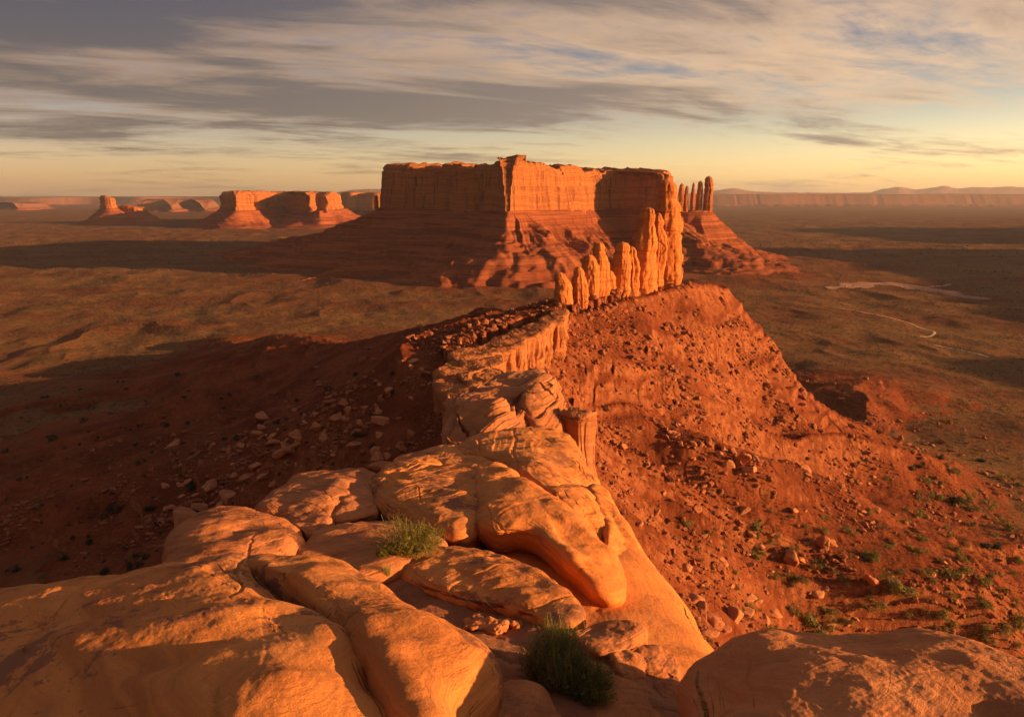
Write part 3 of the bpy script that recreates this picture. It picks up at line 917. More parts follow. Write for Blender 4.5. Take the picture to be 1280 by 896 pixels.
# unseen mesas added to the right, outside the view, to shade plain and slope
def shade_mesa(label, x0, x1, y0, y1, ztop, zb, seed, width=300):
    pts = [(x1, (y0 + y1) / 2), (x1, y1), ((x0 + x1) / 2, y1 + 60), (x0, y1), (x0 - 40, y0 * 0.3 + y1 * 0.7), (x0 + 30, (y0 + y1) / 2), (x0 - 30, y0 * 0.7 + y1 * 0.3), (x0, y0), ((x0 + x1) / 2, y0 - 50), (x1, y0)]
    zs = [ztop + 9 * math.sin(k * 1.9 + seed) for k in range(len(pts))]
    return mesa('mesa', label, 'mesa', pts, zb, zs, 12, 30, width, (M_cliff, M_talus),
                dict(gul=(20, 9), gw=(80, 30), seed=seed, nt=40, terr=(0.5,), terr_amp=6, inset=30),
                amp=(40, 18, 5), wave=(200, 60, 25), ledge=3, top_rough=4, capn=8)


shade_mesa('tall mesa added out of view right of the valley to shade the plain', 1700, 2500, 250, 1750, 190, 95, 41)
shade_mesa('tall mesa added beyond the right edge of view past the dry wash for its shadow', 2900, 3900, 1900, 3000, 290, 110, 43)
shade_mesa('low mesa added close by on the right out of view to shade the slope', 1150, 1700, -450, 420, 138, 75, 47, 260)

# ------------------------------------------------------------------ distant hills on the horizon
def hills(name, prof, dep, thick, seed):
    """prof: list of (px, py) along the crest"""
    px = np.linspace(prof[0][0], prof[-1][0], 420)
    py = np.interp(px, [a for a, _ in prof], [b for _, b in prof])
    py = py + 0.5 * fbm2(px / 14 + seed, px * 0, 4)
    n = 14
    rows = []
    for k in range(n):
        f = k / (n - 1) * 2 - 1
        hh = (1 - abs(f)) ** 0.8
        zt = np.array([at_depth(a, b, dep)[2] for a, b in zip(px, py)])
        X = np.array([at_depth(a, 245, dep)[0] for a in px]) * (1 + f * thick / dep)
        Y = np.full_like(px, dep + f * thick) + 260 * n2(px / 20 + k, px * 0 + k * 0.3)
        Z = -40 + (zt + 40) * hh - 45 * np.abs(n2(px / 9 + seed, px * 0 + f * 3)) * (1 - abs(f)) * 2 * abs(f)
        rows.append(np.column_stack([X, Y, Z]))
    V = np.array(rows)
    o = link(name, mesh_np(name, V, grid_faces(n, len(px), False, False)), M_fart)
    o['kind'] = 'structure'


hills('mountains', [(700, 248), (820, 244), (880, 240), (900, 236), (915, 234.5), (935, 238), (980, 240), (1040, 240), (1085, 240), (1105, 235), (1122, 232.5),
                    (1140, 236), (1160, 234), (1178, 231), (1196, 235), (1220, 232.5), (1240, 233), (1262, 232), (1300, 234), (1400, 236), (1600, 240)], 24000, 2600, 1)
hills('hills', [(330, 247), (390, 244), (425, 239), (445, 235.5), (470, 235), (500, 238), (560, 246)], 19000, 1800, 6)
hills('far_hills', [(-500, 252), (-200, 250), (60, 250), (110, 249.5), (240, 250), (420, 250)], 24000, 2600, 4)

# ------------------------------------------------------------------ caprock along the ridge crest
def ribbon(cl, wl, wr):
    """closed outline round a centre line cl (k,2)"""
    cl = np.asarray(cl, float)
    t = np.gradient(cl, axis=0); t /= np.linalg.norm(t, axis=1)[:, None]
    n = np.column_stack([t[:, 1], -t[:, 0]])
    R_ = cl + n * np.asarray(wr)[:, None]; L_ = cl - n * np.asarray(wl)[:, None]
    return np.vstack([R_, L_[::-1]])


def caprock(label, pts, wl, wr, zb, mat=None, seed=0, **kw):
    """pts: (px, py, z of the top)"""
    W = []
    for px, py, z in pts:
        r = ray(px, py); t = (CAMZ - z) / -r[2]
        W.append((r[0] * t, r[1] * t, z))
    W = np.array(W)
    o2 = ribbon(W[:, :2], wl, wr)
    z2 = np.r_[W[:, 2], W[::-1, 2]]
    k = dict(amp=(2.0, 1.8, 0.7), wave=(14, 6, 2.2), batter=0.08, ledge=0.35, seed=seed, top_rough=0.7, capn=14, round_=0.08)
    k.update(kw)
    V, q, ring, nrm, base = loft_cliff(o2, zb, z2, 0.42, 46, **k)
    c = base.mean(0); c[2] = zb
    o = link('caprock', mesh_np('caprock', rebase(V, c), q), mat or M_cap, None, c)
    tag(o, label, 'rock ledge')
    return o


FG = 'rounded sandstone rocks of the near ridge top'


# ------------------------------------------------------------------ rounded rocks
def blob(name, label, cat, pts, T, T2, toward=0.5, n=260, m=150, e=(0.62, 0.85), mat=None, low=(0.10, 1.6), strata=(0.03, 0.22), bed=(0.2, 0.2, 1.0),
         fine=0.012, seed=0.0, depth=None, group=None, scale=1.0, ctr=None, sink=None, cracks=0.0, grow=1.055, flute=0.0):
    """rounded rock. pts: picture outline with (px, py, offset from the sloping rock top) or, with depth, (px, py, depth)"""
    if depth is None:
        Wp = [on_top(a, b, c) for a, b, c in pts]
    elif depth == 'world':
        Wp = [np.array(p, float) for p in pts]
    else:
        Wp = [at_depth(a, b, c) for a, b, c in pts]
    S = spline(Wp, n)
    if group == FG and grow: S = S.mean(0) + (S - S.mean(0)) * grow
    C = S.mean(0) if ctr is None else np.asarray(ctr, float)
    vd = np.array([0, 0, CAMZ]) - C; vd /= np.linalg.norm(vd)
    nn = vd * toward + np.array([0, 0, 1.0]) * (1 - toward); nn /= np.linalg.norm(nn)
    dn = -nn if sink is None else np.asarray(sink, float)
    k1 = m // 2
    f = np.sort(np.concatenate([np.linspace(0.0, np.pi * 0.97, m - k1), np.arcsin((np.linspace(0.012, 0.985, k1)) ** (1 / e[0]))]))
    rr = np.sin(f) ** e[0]; zz = np.sign(np.cos(f)) * np.abs(np.cos(f)) ** e[1]
    rr[0] = 0.0
    V = C + rr[:, None, None] * (S - C)[None]
    up = np.maximum(zz, 0)[:, None, None] * T * nn
    lo = np.maximum(-zz, 0)[:, None, None] * T2 * dn
    V = V + up + lo
    a0 = np.cross(S[0] - C, S[n // 4] - C)
    flip = np.dot(a0, nn) < 0
    N = grid_normals(V)
    out_dir = V - (C - nn * 0.2)
    sgn = np.sign(np.sum(N * out_dir, -1, keepdims=True)); sgn[sgn == 0] = 1
    if np.mean(sgn) < 0: N = -N
    N[0] = nn
    x, y, z = V[..., 0] + seed * 7, V[..., 1], V[..., 2]
    s = scale
    d = low[0] * s * 1.6 * fbm3(x / (low[1] * s), y / (low[1] * s), z / (low[1] * s), 3)
    # cross bedding: uneven steps along a warped direction
    b = np.asarray(bed, float); b /= np.linalg.norm(b)
    uu = (x * b[0] + y * b[1] + z * b[2]) / (strata[1] * s) + 0.8 * fbm3(x / (2.6 * s) + 5, y / (2.6 * s), z / (2.6 * s), 2)
    def saw(u):
        fr = u - np.floor(u)
        return fr ** 2 * (1 - sm(fr, 0.85, 1.0)) - 0.3
    am = 0.35 + 0.9 * sm(fbm3(x / (0.9 * s) + 2, y / (0.9 * s), z / (0.9 * s), 2), -0.4, 0.5)
    d = d + 0.7 * strata[0] * s * saw(uu) * am + 0.25 * strata[0] * s * saw(uu * 3.1 + 0.5) * am
    if group == FG and not cracks: cracks = 0.018
    if cracks:
        for ji, (jx, jy, jz, sp) in enumerate(((0.9, 0.35, 0.3, 1.9), (-0.4, 0.9, 0.2, 2.6))):
            ju = (x * jx + y * jy + z * jz) / (sp * s) + 0.22 * fbm3(x / (1.2 * s) + 11 * ji, y / (1.2 * s), z / (1.2 * s), 4)
            jf = np.abs(ju - np.floor(ju) - 0.5) * sp
            jm = sm(fbm3(x / (1.4 * s) + 4 + ji, y / (1.4 * s), z / (1.4 * s), 2), -0.15, 0.1)
            d = d - cracks * s * (1 - sm(jf, 0.006, 0.03)) * jm
    gr_ = np.abs(uu * 0.5 - np.round(uu * 0.5))
    d = d - 0.55 * strata[0] * s * (1 - sm(gr_, 0.0, 0.06)) * am
    d = d + fine * s * fbm3(x / (0.11 * s), y / (0.11 * s), z / (0.11 * s), 3, 0.6)
    if flute:
        wallm = np.clip(-zz * 30 + 0.6, 0, 1)[:, None]
        f1 = np.abs(n3(x / 2.6, y / 2.6, z / 30)); f2 = np.abs(n3(x / 1.0 + 9, y / 1.0, z / 9))
        d = d - flute * wallm * (1.5 * (1 - sm(f1, 0.0, 0.16)) + 0.7 * (1 - sm(f2, 0, 0.2)) + 0.8 * n3(x / 3, y / 3, z / 1.1))
    d[0] = d[0].mean()
    V = V + N * d[..., None]
    c = C.copy()
    me = mesh_np(name, rebase(V, c), grid_faces(m, n, True, not flip if False else flip))
    o = link(name, me, mat or M_slick, None, c)
    tag(o, label, cat, group)
    return o


# the bedrock fin the camera stands on (the sloping top between the rocks and the smooth flank on its right)
finp = [(565, 590, -2.2), (640, 575, -2.0), (704, 572, -2.0), (732, 610, -1.9), (762, 655, -1.9), (796, 706, -2.0), (838, 762, -2.1), (880, 818, -2.3)]
finw = [on_top(*p) for p in finp] + [np.array(p, float) for p in [(3.4, 6.5, 142.6), (3.8, 2, 143.5), (3.0, -5, 144), (-6, -6, 144), (-9, 0, 143), (-8.5, 7, 142.2), (-6.2, 12, 141.3), (-4.6, 17, 140.3)]]
blob('bedrock', 'broad sandstone ridge top with a smooth sunlit flank dropping away on its right', 'bedrock', finw, 2.0, 42, 0.0, 640, 520, (0.60, 0.8),
     M_slick2, low=(0.14, 2.2), strata=(0.03, 0.5), bed=(0.5, -0.2, 0.8), seed=1, depth='world', ctr=(-1.5, 9.5, 141.6), sink=(0.06, 0.1, -1.0))

M_soil = mat_talus('sandy_soil', (0.30, 0.12, 0.06), (0.38, 0.165, 0.085), (0.18, 0.07, 0.04), 0.06)
so = blob('sandy_soil', '', '', [(405, 748, 0), (450, 715, 0), (520, 705, 0), (590, 745, 0), (660, 775, -0.02), (730, 800, -.05), (800, 820, -.1), (848, 850, -.2), (850, 905, -.2), (700, 960, 0), (580, 960, 0), (520, 830, 0)],
          0.06, 0.5, 0.0, 260, 160, (0.5, 0.9), M_soil, (0.05, 0.5), (0.0, 1), fine=0.02, seed=3)
for k in ('label', 'category'): del so[k]
so['kind'] = 'structure'

blob('slickrock_slab', 'huge domed sandstone slab filling the bottom left corner, patched with dark varnish and grey lichen', 'rock slab',
     [(-170, 800, -.7), (0, 754, -.35), (120, 735, 0), (220, 723, .3), (300, 717, .7), (345, 740, .75), (400, 782, .75), (460, 832, .75), (515, 890, .7), (560, 970, .7), (520, 1120, .7), (100, 1200, .0), (-340, 1120, -.6), (-300, 930, -.8)],
     1.0, 8, 0.30, 560, 460, (0.78, 1.0), M_slick, (0.16, 1.3), (0.006, 0.16), (0.5, 0.3, 0.8), 0.012, 5, cracks=0.025)
blob('slickrock_slab', 'domed sunlit sandstone slab with curved ledges, right of the crack in the bottom left corner', 'rock slab',
     [(292, 722, .6), (350, 716, .6), (400, 719, .6), (440, 729, .6), (485, 757, .6), (540, 789, .6), (595, 815, .6), (620, 845, .55), (616, 880, .55), (592, 925, .55), (570, 1000, .6), (500, 960, .6), (430, 850, .6), (350, 765, .6)],
     0.75, 1.4, 0.40, 440, 340, (0.72, 0.95), M_slick, (0.10, 0.9), (0.005, 0.13), (0.45, -0.55, 0.6), 0.010, 8)
blob('slickrock_slab', 'broad rounded sandstone slab in shade filling the bottom right corner', 'rock slab',
     [(856, 905, .65), (853, 868, .65), (874, 836, .65), (925, 812, .65), (1000, 802, .65), (1090, 804, .65), (1180, 816, .65), (1285, 847, .65), (1420, 900, .65), (1500, 1050, .65), (1100, 1150, .65), (860, 1050, .65)],
     0.60, 26, 0.30, 480, 400, (0.72, 0.95), M_slick3, (0.12, 0.9), (0.003, 0.12), (0.2, -0.3, 0.9), 0.016, 12)
blob('boulder', 'large rounded boulder with concentric swirl at the left edge of the rock pile', 'boulder',
     [(208, 716, 0.10), (211, 692, 0.10), (228, 664, 0.10), (268, 646, 0.10), (305, 641, 0.10), (345, 652, 0.10), (377, 677, 0.10), (368, 698, 0.10), (345, 722, 0.10), (290, 740, 0.10), (230, 738, 0.10)],
     0.83, 2.04, 0.7, 340, 260, (0.68, 0.9), M_slick3, (0.10, 0.8), (0.024, 0.16), (0.1, -0.75, 0.6), 0.010, 15, group=FG)
blob('boulder', 'long tilted boulder with sweeping bedding lines, upper left of the rock pile', 'boulder',
     [(325, 641, 0.10), (345, 619, 0.10), (380, 600, 0.10), (410, 593, 0.15), (442, 592, 0.15), (468, 596, 0.15), (462, 612, 0.10), (435, 640, 0.05), (408, 668, 0.00), (386, 674, 0.00), (356, 658, 0.05)],
     0.70, 2.21, 0.6, 340, 260, (0.68, 0.85), M_slick3, (0.10, 0.8), (0.028, 0.17), (-0.25, -0.3, 0.9), 0.010, 19, group=FG)
blob('boulder', 'small wedge shaped boulder tucked between the long tilted boulder and the half-shaded block', 'boulder',
     [(412, 652, 0.05), (438, 618, 0.10), (462, 603, 0.10), (474, 622, 0.10), (472, 646, 0.05), (440, 654, 0.05)],
     0.55, 1.53, 0.6, 200, 150, (0.7, 0.85), M_slick3, (0.08, 0.6), (0.012, 0.13), (-0.3, -0.3, 0.9), 0.010, 22, group=FG)
blob('boulder', 'narrow ribbed lobe of sandstone above the half-lit block', 'boulder',
     [(461, 612, 0.20), (478, 592, 0.30), (505, 581, 0.35), (532, 579, 0.35), (550, 586, 0.30), (545, 600, 0.25), (505, 606, 0.20), (478, 624, 0.20)],
     0.55, 1.53, 0.55, 240, 180, (0.7, 0.85), M_slick, (0.10, 0.6), (0.028, 0.20), (0.7, -0.2, 0.5), 0.010, 26, group=FG)
blob('boulder', 'blocky boulder behind the yellow shrub, its left side in shade and right side glowing orange', 'boulder',
     [(471, 625, 0.15), (500, 603, 0.20), (540, 593, 0.25), (588, 591, 0.25), (612, 608, 0.20), (614, 630, 0.15), (603, 660, 0.05), (572, 674, 0.05), (530, 664, 0.05), (485, 646, 0.10)],
     0.75, 2.04, 0.6, 380, 300, (0.60, 0.75), M_slick, (0.10, 0.8), (0.019, 0.15), (0.25, -0.2, 0.9), 0.010, 29, group=FG)
blob('boulder', 'low flat-topped slab in shade to the left of the yellow shrub', 'boulder',
     [(352, 722, 0.00), (376, 692, 0.05), (405, 670, 0.05), (445, 659, 0.05), (505, 660, 0.05), (548, 675, 0.02), (545, 702, 0.00), (500, 722, 0.00), (455, 738, 0.00), (400, 742, 0.00)],
     0.42, 1.53, 0.5, 340, 260, (0.6, 0.8), M_slick3, (0.08, 0.7), (0.012, 0.14), (0.3, -0.3, 0.9), 0.010, 33, group=FG)
blob('boulder', 'flat tongue of rock in front of the yellow shrub, ending in a blunt sunlit nose', 'boulder',
     [(500, 712, 0.00), (555, 690, 0.05), (610, 694, 0.08), (660, 712, 0.08), (705, 742, 0.08), (722, 765, 0.05), (716, 782, 0.00), (680, 785, -0.02), (630, 770, -0.02), (575, 758, -0.02), (520, 738, -0.02)],
     0.33, 1.19, 0.4, 340, 240, (0.58, 0.75), M_slick, (0.08, 0.6), (0.014, 0.13), (0.2, -0.2, 0.95), 0.010, 36, group=FG)
blob('boulder', 'small smooth lobe with a shaded hollow right of the orange block', 'boulder',
     [(586, 592, 0.30), (618, 584, 0.35), (644, 596, 0.35), (652, 622, 0.30), (634, 652, 0.20), (604, 662, 0.15), (592, 632, 0.20)],
     0.72, 1.70, 0.6, 240, 200, (0.68, 0.85), M_slick2, (0.10, 0.7), (0.012, 0.2), (0.6, -0.3, 0.6), 0.010, 40, group=FG)
blob('boulder', 'long glowing orange lobe of sandstone with vertical grooves, curving down to the right', 'boulder',
     [(600, 652, 0.25), (628, 612, 0.45), (655, 606, 0.45), (700, 634, 0.25), (738, 668, 0.0), (770, 706, -0.35), (778, 740, -0.55), (752, 748, -0.5), (712, 712, -0.15), (660, 680, 0.05), (618, 672, 0.15)],
     0.65, 2.21, 0.6, 400, 300, (0.7, 0.85), M_slick2, (0.10, 0.8), (0.008, 0.22), (0.3, -0.2, 0.9), 0.008, 43, group=FG)
blob('boulder', 'smooth sandstone hump along the upper left skyline of the rock pile', 'boulder',
     [(488, 586, -0.10), (520, 568, 0.0), (560, 562, 0.05), (615, 562, 0.05), (646, 580, 0.0), (658, 604, -0.1), (615, 608, -0.1), (560, 598, -0.1)],
     0.40, 2.04, 0.5, 340, 240, (0.65, 0.8), M_slick, (0.10, 0.9), (0.019, 0.2), (0.4, 0.1, 0.9), 0.010, 47, group=FG)
blob('boulder', 'topmost sandstone dome at the far end of the rock pile', 'boulder',
     [(572, 568, 0.05), (605, 550, 0.15), (645, 542, 0.25), (692, 540, 0.15), (717, 556, -0.05), (728, 582, -0.35), (748, 614, -0.75), (742, 632, -0.85), (702, 630, -0.25), (662, 606, 0.05), (625, 584, 0.05)],
     0.65, 2.72, 0.45, 420, 320, (0.62, 0.8), M_slick, (0.12, 1.0), (0.05, 0.26), (0.35, 0.15, 0.9), 0.012, 51, group=FG)
blob('boulder', 'finger of dark-varnished rock hanging over the flank beside the long orange lobe', 'boulder',
     [(690, 618, 0.20), (716, 614, 0.00), (742, 628, -0.30), (756, 660, -0.50), (758, 686, -0.70), (748, 696, -0.70), (728, 680, -0.40), (704, 645, 0.00)],
     0.65, 1.70, 0.6, 260, 200, (0.7, 0.85), M_slick, (0.08, 0.7), (0.019, 0.16), (0.3, 0.1, 0.9), 0.010, 55, group=FG)
blob('boulder', 'outermost banded column of rock on the right skyline of the rock pile', 'boulder',
     [(736, 616, -0.40), (758, 620, -0.60), (780, 655, -0.80), (800, 692, -1.10), (814, 724, -1.40), (806, 744, -1.50), (782, 738, -1.20), (760, 712, -0.80), (757, 680, -0.60), (744, 645, -0.50)],
     0.75, 2.04, 0.6, 320, 240, (0.7, 0.85), M_slick2, (0.08, 0.7), (0.025, 0.22), (0.4, 0.5, 0.7), 0.010, 59, group=FG)
blob('boulder', 'low humped rock at the bottom edge beneath the large green bush', 'boulder',
     [(578, 925, .1), (600, 880, .1), (640, 857, .12), (672, 864, .1), (694, 900, .05), (700, 960, .1), (600, 990, .1)],
     0.22, 0.5, 0.5, 220, 160, (0.62, 0.8), M_slick3, (0.05, 0.4), (0.012, 0.10), (0.2, -0.3, 0.9), 0.008, 62, group=FG)
blob('boulder', 'flat dark slab of rock lying right of the large green bush', 'boulder',
     [(716, 798, 0), (735, 783, .05), (775, 779, .05), (800, 790, .0), (803, 805, -.05), (790, 818, -.08), (755, 822, -.05), (728, 812, 0)],
     0.17, 0.35, 0.5, 200, 140, (0.55, 0.7), M_slick3, (0.05, 0.35), (0.012, 0.08), (0.1, -0.1, 1), 0.010, 65, group=FG)
blob('boulder', 'sloping slab of bare rock at the bottom edge right of the green bush', 'boulder',
     [(700, 905, -.1), (712, 858, -.1), (742, 832, -.12), (790, 850, -.2), (840, 885, -.3), (850, 940, -.3), (760, 980, -.1)],
     0.14, 0.5, 0.4, 240, 160, (0.55, 0.7), M_slick3, (0.05, 0.5), (0.012, 0.10), (0.3, -0.1, 1), 0.008, 68, group=FG)
for pts, lab in [([(795, 812, -.12), (820, 808, -.15), (842, 826, -.25), (848, 846, -.3), (828, 852, -.25), (800, 838, -.15)], 'cracked rounded rock nearest the shaded corner slab'),
                 ([(762, 822, -.05), (785, 818, -.1), (806, 832, -.15), (802, 850, -.2), (775, 848, -.1)], 'cracked rock just below the flat dark slab'),
                 ([(820, 850, -.25), (845, 846, -.3), (856, 866, -.3), (840, 880, -.3), (822, 868, -.25)], 'small rock wedged against the shaded corner slab')]:
    blob('boulder', lab, 'boulder', pts, 0.14, 0.3, 0.5, 140, 100, (0.62, 0.75), M_slick3, (0.05, 0.25), (0.012, 0.08), (0.2, -0.2, 1), 0.012, pts[0][0] * 0.37, group=FG)
ST = 'loose stones on the sandy soil'
for (cx, cy, w_, h_, lab) in [(621, 784, 34, 20, 'pale loose stone on the sandy soil left of the green bush'),
                              (597, 778, 22, 22, 'round dull loose stone in the soil against the tongue of rock'),
                              (585, 779, 10, 14, 'small dark loose stone left of the round dull one'),
                              (646, 778, 15, 9, 'thin flat loose stone right of the pale one'),
                              (570, 691, 14, 10, 'small pale stone at the foot of the yellow shrub')]:
    pts = []
    for k in range(8):
        a_ = k / 8 * 2 * math.pi
        rr_ = 1 + 0.22 * math.sin(k * 2.7 + cx)
        pts.append((cx + w_ / 2 * rr_ * math.cos(a_), cy - h_ / 2 * rr_ * math.sin(a_), 0.03))
    blob('stone', lab, 'stone', pts, 0.10 * w_ / 30, 0.12, 0.6, 90, 70, (0.7, 0.8), M_slick3, (0.06, 0.14), (0.012, 0.05), (0.2, -0.2, 1), 0.006, cx * 0.1, group=ST)

blob('boulder', 'tall rounded boulder added just out of view on the right to shade the corner slab', 'boulder',  # unseen rock added so its shadow falls on the corner slab
     [(5.2, -0.6, 144.6), (7.5, -1.5, 144.6), (10, 0, 144.6), (10.2, 2.6, 144.6), (8.2, 3.4, 144.5), (6.4, 3.1, 144.5), (5.2, 1.6, 144.6)],
     1.95, 30, 0.0, 200, 160, (0.6, 0.8), M_slick3, (0.2, 1.6), (0.012, 0.2), (0.2, -0.2, 1), 0.01, 91, 'world')

# the jointed blocks below the near ridge top
BG = 'jointed sandstone blocks beyond the near rock pile'
blob('rock_block', 'broad knobbly block of jointed sandstone just beyond the near rock pile', 'rock block',
     [(556, 566, 58), (560, 535, 64), (576, 508, 72), (602, 486, 80), (640, 475, 86), (674, 471, 88), (693, 484, 84), (700, 520, 76), (698, 556, 66), (640, 566, 58), (590, 572, 56)],
     2.6, 30, 0.45, 420, 320, (0.42, 0.55), M_block, (0.16, 0.9), (0.085, 0.15), (0.06, 0.04, 1), 0.02, 71, 'd', BG, 6.0, cracks=0.12, flute=0.35)
blob('rock_block', 'rounded lower left block of the jointed sandstone, split by diagonal joints', 'rock block',
     [(556, 566, 55), (563, 538, 59), (584, 514, 63), (612, 506, 65), (636, 524, 62), (642, 556, 58), (600, 576, 54)],
     1.8, 24, 0.35, 300, 240, (0.46, 0.6), M_block, (0.16, 0.9), (0.085, 0.15), (-0.08, 0.04, 1), 0.02, 75, 'd', BG, 5.0, cracks=0.12, flute=0.35)
blob('rock_block', 'upright right-hand block of the jointed sandstone with a sharp front edge', 'rock block',
     [(652, 508, 69), (668, 490, 73), (690, 488, 75), (700, 512, 71), (699, 552, 64), (672, 562, 60), (656, 535, 64)],
     1.5, 26, 0.25, 280, 240, (0.38, 0.5), M_block, (0.12, 0.9), (0.085, 0.15), (0.05, 0.0, 1), 0.02, 79, 'd', BG, 5.0, cracks=0.12, flute=0.4)
q_ = at_depth(721, 518, 66)
pts = [(q_[0] + 1.75 * f_ * math.cos(a_), q_[1] + 1.7 * f_ * math.sin(a_), q_[2] - 0.5) for a_, f_ in zip(np.linspace(0, 2 * math.pi, 9)[:-1], (1.0, 0.88, 1.08, 0.92, 1.02, 0.85, 1.1, 0.95))]
blob('rock_pillar', 'free-standing flat-topped rock pillar at the right end of the jointed blocks', 'rock pillar', pts, 0.8, 24, 0.0, 260, 300, (0.32, 0.45), M_block,
     (0.14, 0.9), (0.10, 0.16), (0.05, 0.05, 1), 0.04, 83, 'world', None, 3.0, cracks=0.10, flute=0.28, sink=(0.05, 0.0, -1.0))

# flat-topped caprock slabs winding along the crest to the spires
CG = 'flat caprock slabs along the ridge crest'
ORD = ['first', 'second', 'third', 'fourth', 'fifth', 'sixth', 'seventh', 'eighth', 'ninth', 'tenth', 'eleventh', 'twelfth']
for i, (cx, cy, hw, hh, z) in enumerate([(592, 497, 38, 17, 108.0), (570, 480, 27, 17, 107.6), (604, 474, 30, 12, 108.6), (574, 459, 30, 11, 108.4), (604, 452, 26, 10, 108.6), (590, 442, 28, 8, 109.0),
                                         (618, 436, 25, 8, 109.0), (636, 427, 24, 8, 109.4), (655, 417, 24, 7, 109.6), (673, 409, 20, 6, 110.0), (688, 400, 17, 6, 110.4), (700, 392, 12, 5, 110.8)]):
    q_ = np.random.RandomState(900 + i)
    pts = []
    for k in range(9):
        a_ = (k + q_.uniform(-0.25, 0.25)) / 9 * 2 * math.pi
        f_ = q_.uniform(0.82, 1.2)
        px_, py_ = cx + hw * f_ * math.cos(a_) + 0.15 * hw * math.sin(a_), cy - hh * f_ * math.sin(a_)
        r_ = ray(px_, py_); t_ = (CAMZ - z) / -r_[2]
        pts.append((r_[0] * t_, r_[1] * t_, z - 0.9))
    lab = ORD[i] + ' flat caprock slab counting from the jointed blocks towards the spires'
    blob('caprock_slab', lab, 'rock slab', pts, 1.3, 17 if i < 6 else 12, 0.0, 300, 190, (0.30, 0.42), M_cap, (0.15, 1.2), (0.11, 0.16), (0.05, 0.05, 1), 0.045, 100 + 3 * i, 'world', CG, 4.0, cracks=0.12, flute=0.75)

# ------------------------------------------------------------------ fallen rocks and rubble on the slopes
def ico(sub):
    import bmesh
    bm = bmesh.new(); bmesh.ops.create_icosphere(bm, subdivisions=sub, radius=1)
    v = np.array([q.co[:] for q in bm.verts]); f = np.array([[q.index for q in t.verts] for t in bm.faces]); bm.free()
    return v, f


def rock_shape(v, seed, k=11, soft=14.0, rough=0.05, flat=(1, 0.8, 0.6)):
    rs = np.random.RandomState(seed)
    N = rs.normal(size=(k, 3)); N /= np.linalg.norm(N, axis=1)[:, None]
    D = rs.uniform(0.62, 1.0, k)
    dp = v @ N.T
    rad = D[None, :] / np.maximum(dp, 1e-3)
    inv = (np.sum((1 / rad) ** soft, 1)) ** (1 / soft)
    r = 1 / np.maximum(inv, 0.6)
    P = v * r[:, None]
    P = P * (1 + rough * fbm3(P[:, 0] * 3 + seed, P[:, 1] * 3, P[:, 2] * 3, 3)[:, None] * 2)
    return P * np.array(flat)[None, :]


SKYX = [0, 100, 200, 215, 270, 325, 345, 410, 500, 560, 562, 600, 690, 700, 742, 745, 750, 800, 850, 888, 920, 1000, 1100, 1180, 1280]
SKYY = [752, 735, 700, 680, 642, 640, 618, 592, 575, 548, 500, 480, 470, 510, 515, 580, 600, 690, 770, 825, 810, 800, 803, 815, 845]


def visible(px, py):
    return py < np.interp(px, SKYX, SKYY) - 3


ICO3, ICO1, ICO0 = ico(4), ico(2), ico(1)
rock_meshes = []
for k in range(9):
    V = rock_shape(ICO3[0], 50 + k, rough=0.06, flat=[(1, .8, .6), (1, .6, .75), (1, .9, .35), (1, .7, .8), (1.1, .8, .5), (.8, .7, 1.0), (1, .8, .45), (1, .75, .6), (1.2, .6, .5)][k])
    me = mesh_np('fallen_rock', V, None, ICO3[1], True)
    me.materials.append(M_rock)
    rock_meshes.append(me)

rs = np.random.RandomState(5)
# rocks that show singly in the photograph: px, py, width px
big_right = [(938, 749, 17), (917, 775, 26), (893, 782, 24), (878, 768, 20), (932, 771, 15), (967, 767, 17), (957, 777, 12), (905, 790, 20), (885, 795, 18), (870, 752, 16),
             (988, 705, 24), (1026, 683, 22), (1036, 679, 16), (926, 579, 17), (938, 591, 15), (908, 583, 13), (916, 569, 10), (945, 578, 10), (899, 573, 9), (1085, 738, 18),
             (905, 706, 14), (858, 715, 14), (870, 640, 10), (950, 690, 12), (1020, 745, 13), (1008, 590, 12), (886, 560, 12), (838, 600, 10), (930, 640, 11), (822, 640, 9),
             (858, 500, 9), (905, 520, 9), (840, 545, 9), (992, 640, 11), (1052, 700, 11), (778, 560, 9), (800, 600, 9), (880, 610, 9)]
big_left = [(353, 576, 26), (365, 568, 14), (320, 590, 20), (306, 600, 16), (330, 603, 18), (288, 623, 18), (264, 612, 16), (240, 659, 34), (252, 634, 16), (275, 640, 15),
            (478, 527, 17), (475, 546, 10), (472, 578, 15), (484, 573, 12), (478, 586, 16), (468, 567, 12), (443, 560, 13), (450, 540, 10), (396, 540, 14), (420, 528, 12),
            (363, 509, 13), (380, 500, 12), (327, 528, 15), (218, 557, 13), (372, 545, 14), (340, 555, 14), (405, 552, 13), (430, 505, 9), (300, 560, 10), (515, 545, 11), (500, 560, 12)]


def put_rocks(lst, lab, grp, squ=(0.75, 1.2)):
    A = np.array(lst, float)
    P, ok, T = hit_ground(A[:, 0], A[:, 1])
    for i in range(len(A)):
        if not ok[i] or T[i] > (330 if A[i, 0] < 560 else 460) or P[i, 2] < 6: continue
        s = A[i, 2] / F_PX * T[i] * 0.56
        o = bpy.data.objects.new('fallen_rock', rock_meshes[rs.randint(len(rock_meshes))])
        COL.objects.link(o)
        o.location = (P[i, 0], P[i, 1], P[i, 2] + s * 0.18)
        o.rotation_euler = (rs.normal() * 0.3, rs.normal() * 0.3, rs.uniform(0, 6.28))
        o.scale = (s, s * rs.uniform(0.8, 1.15), s * rs.uniform(*squ))
        tag(o, lab, 'rock', grp)


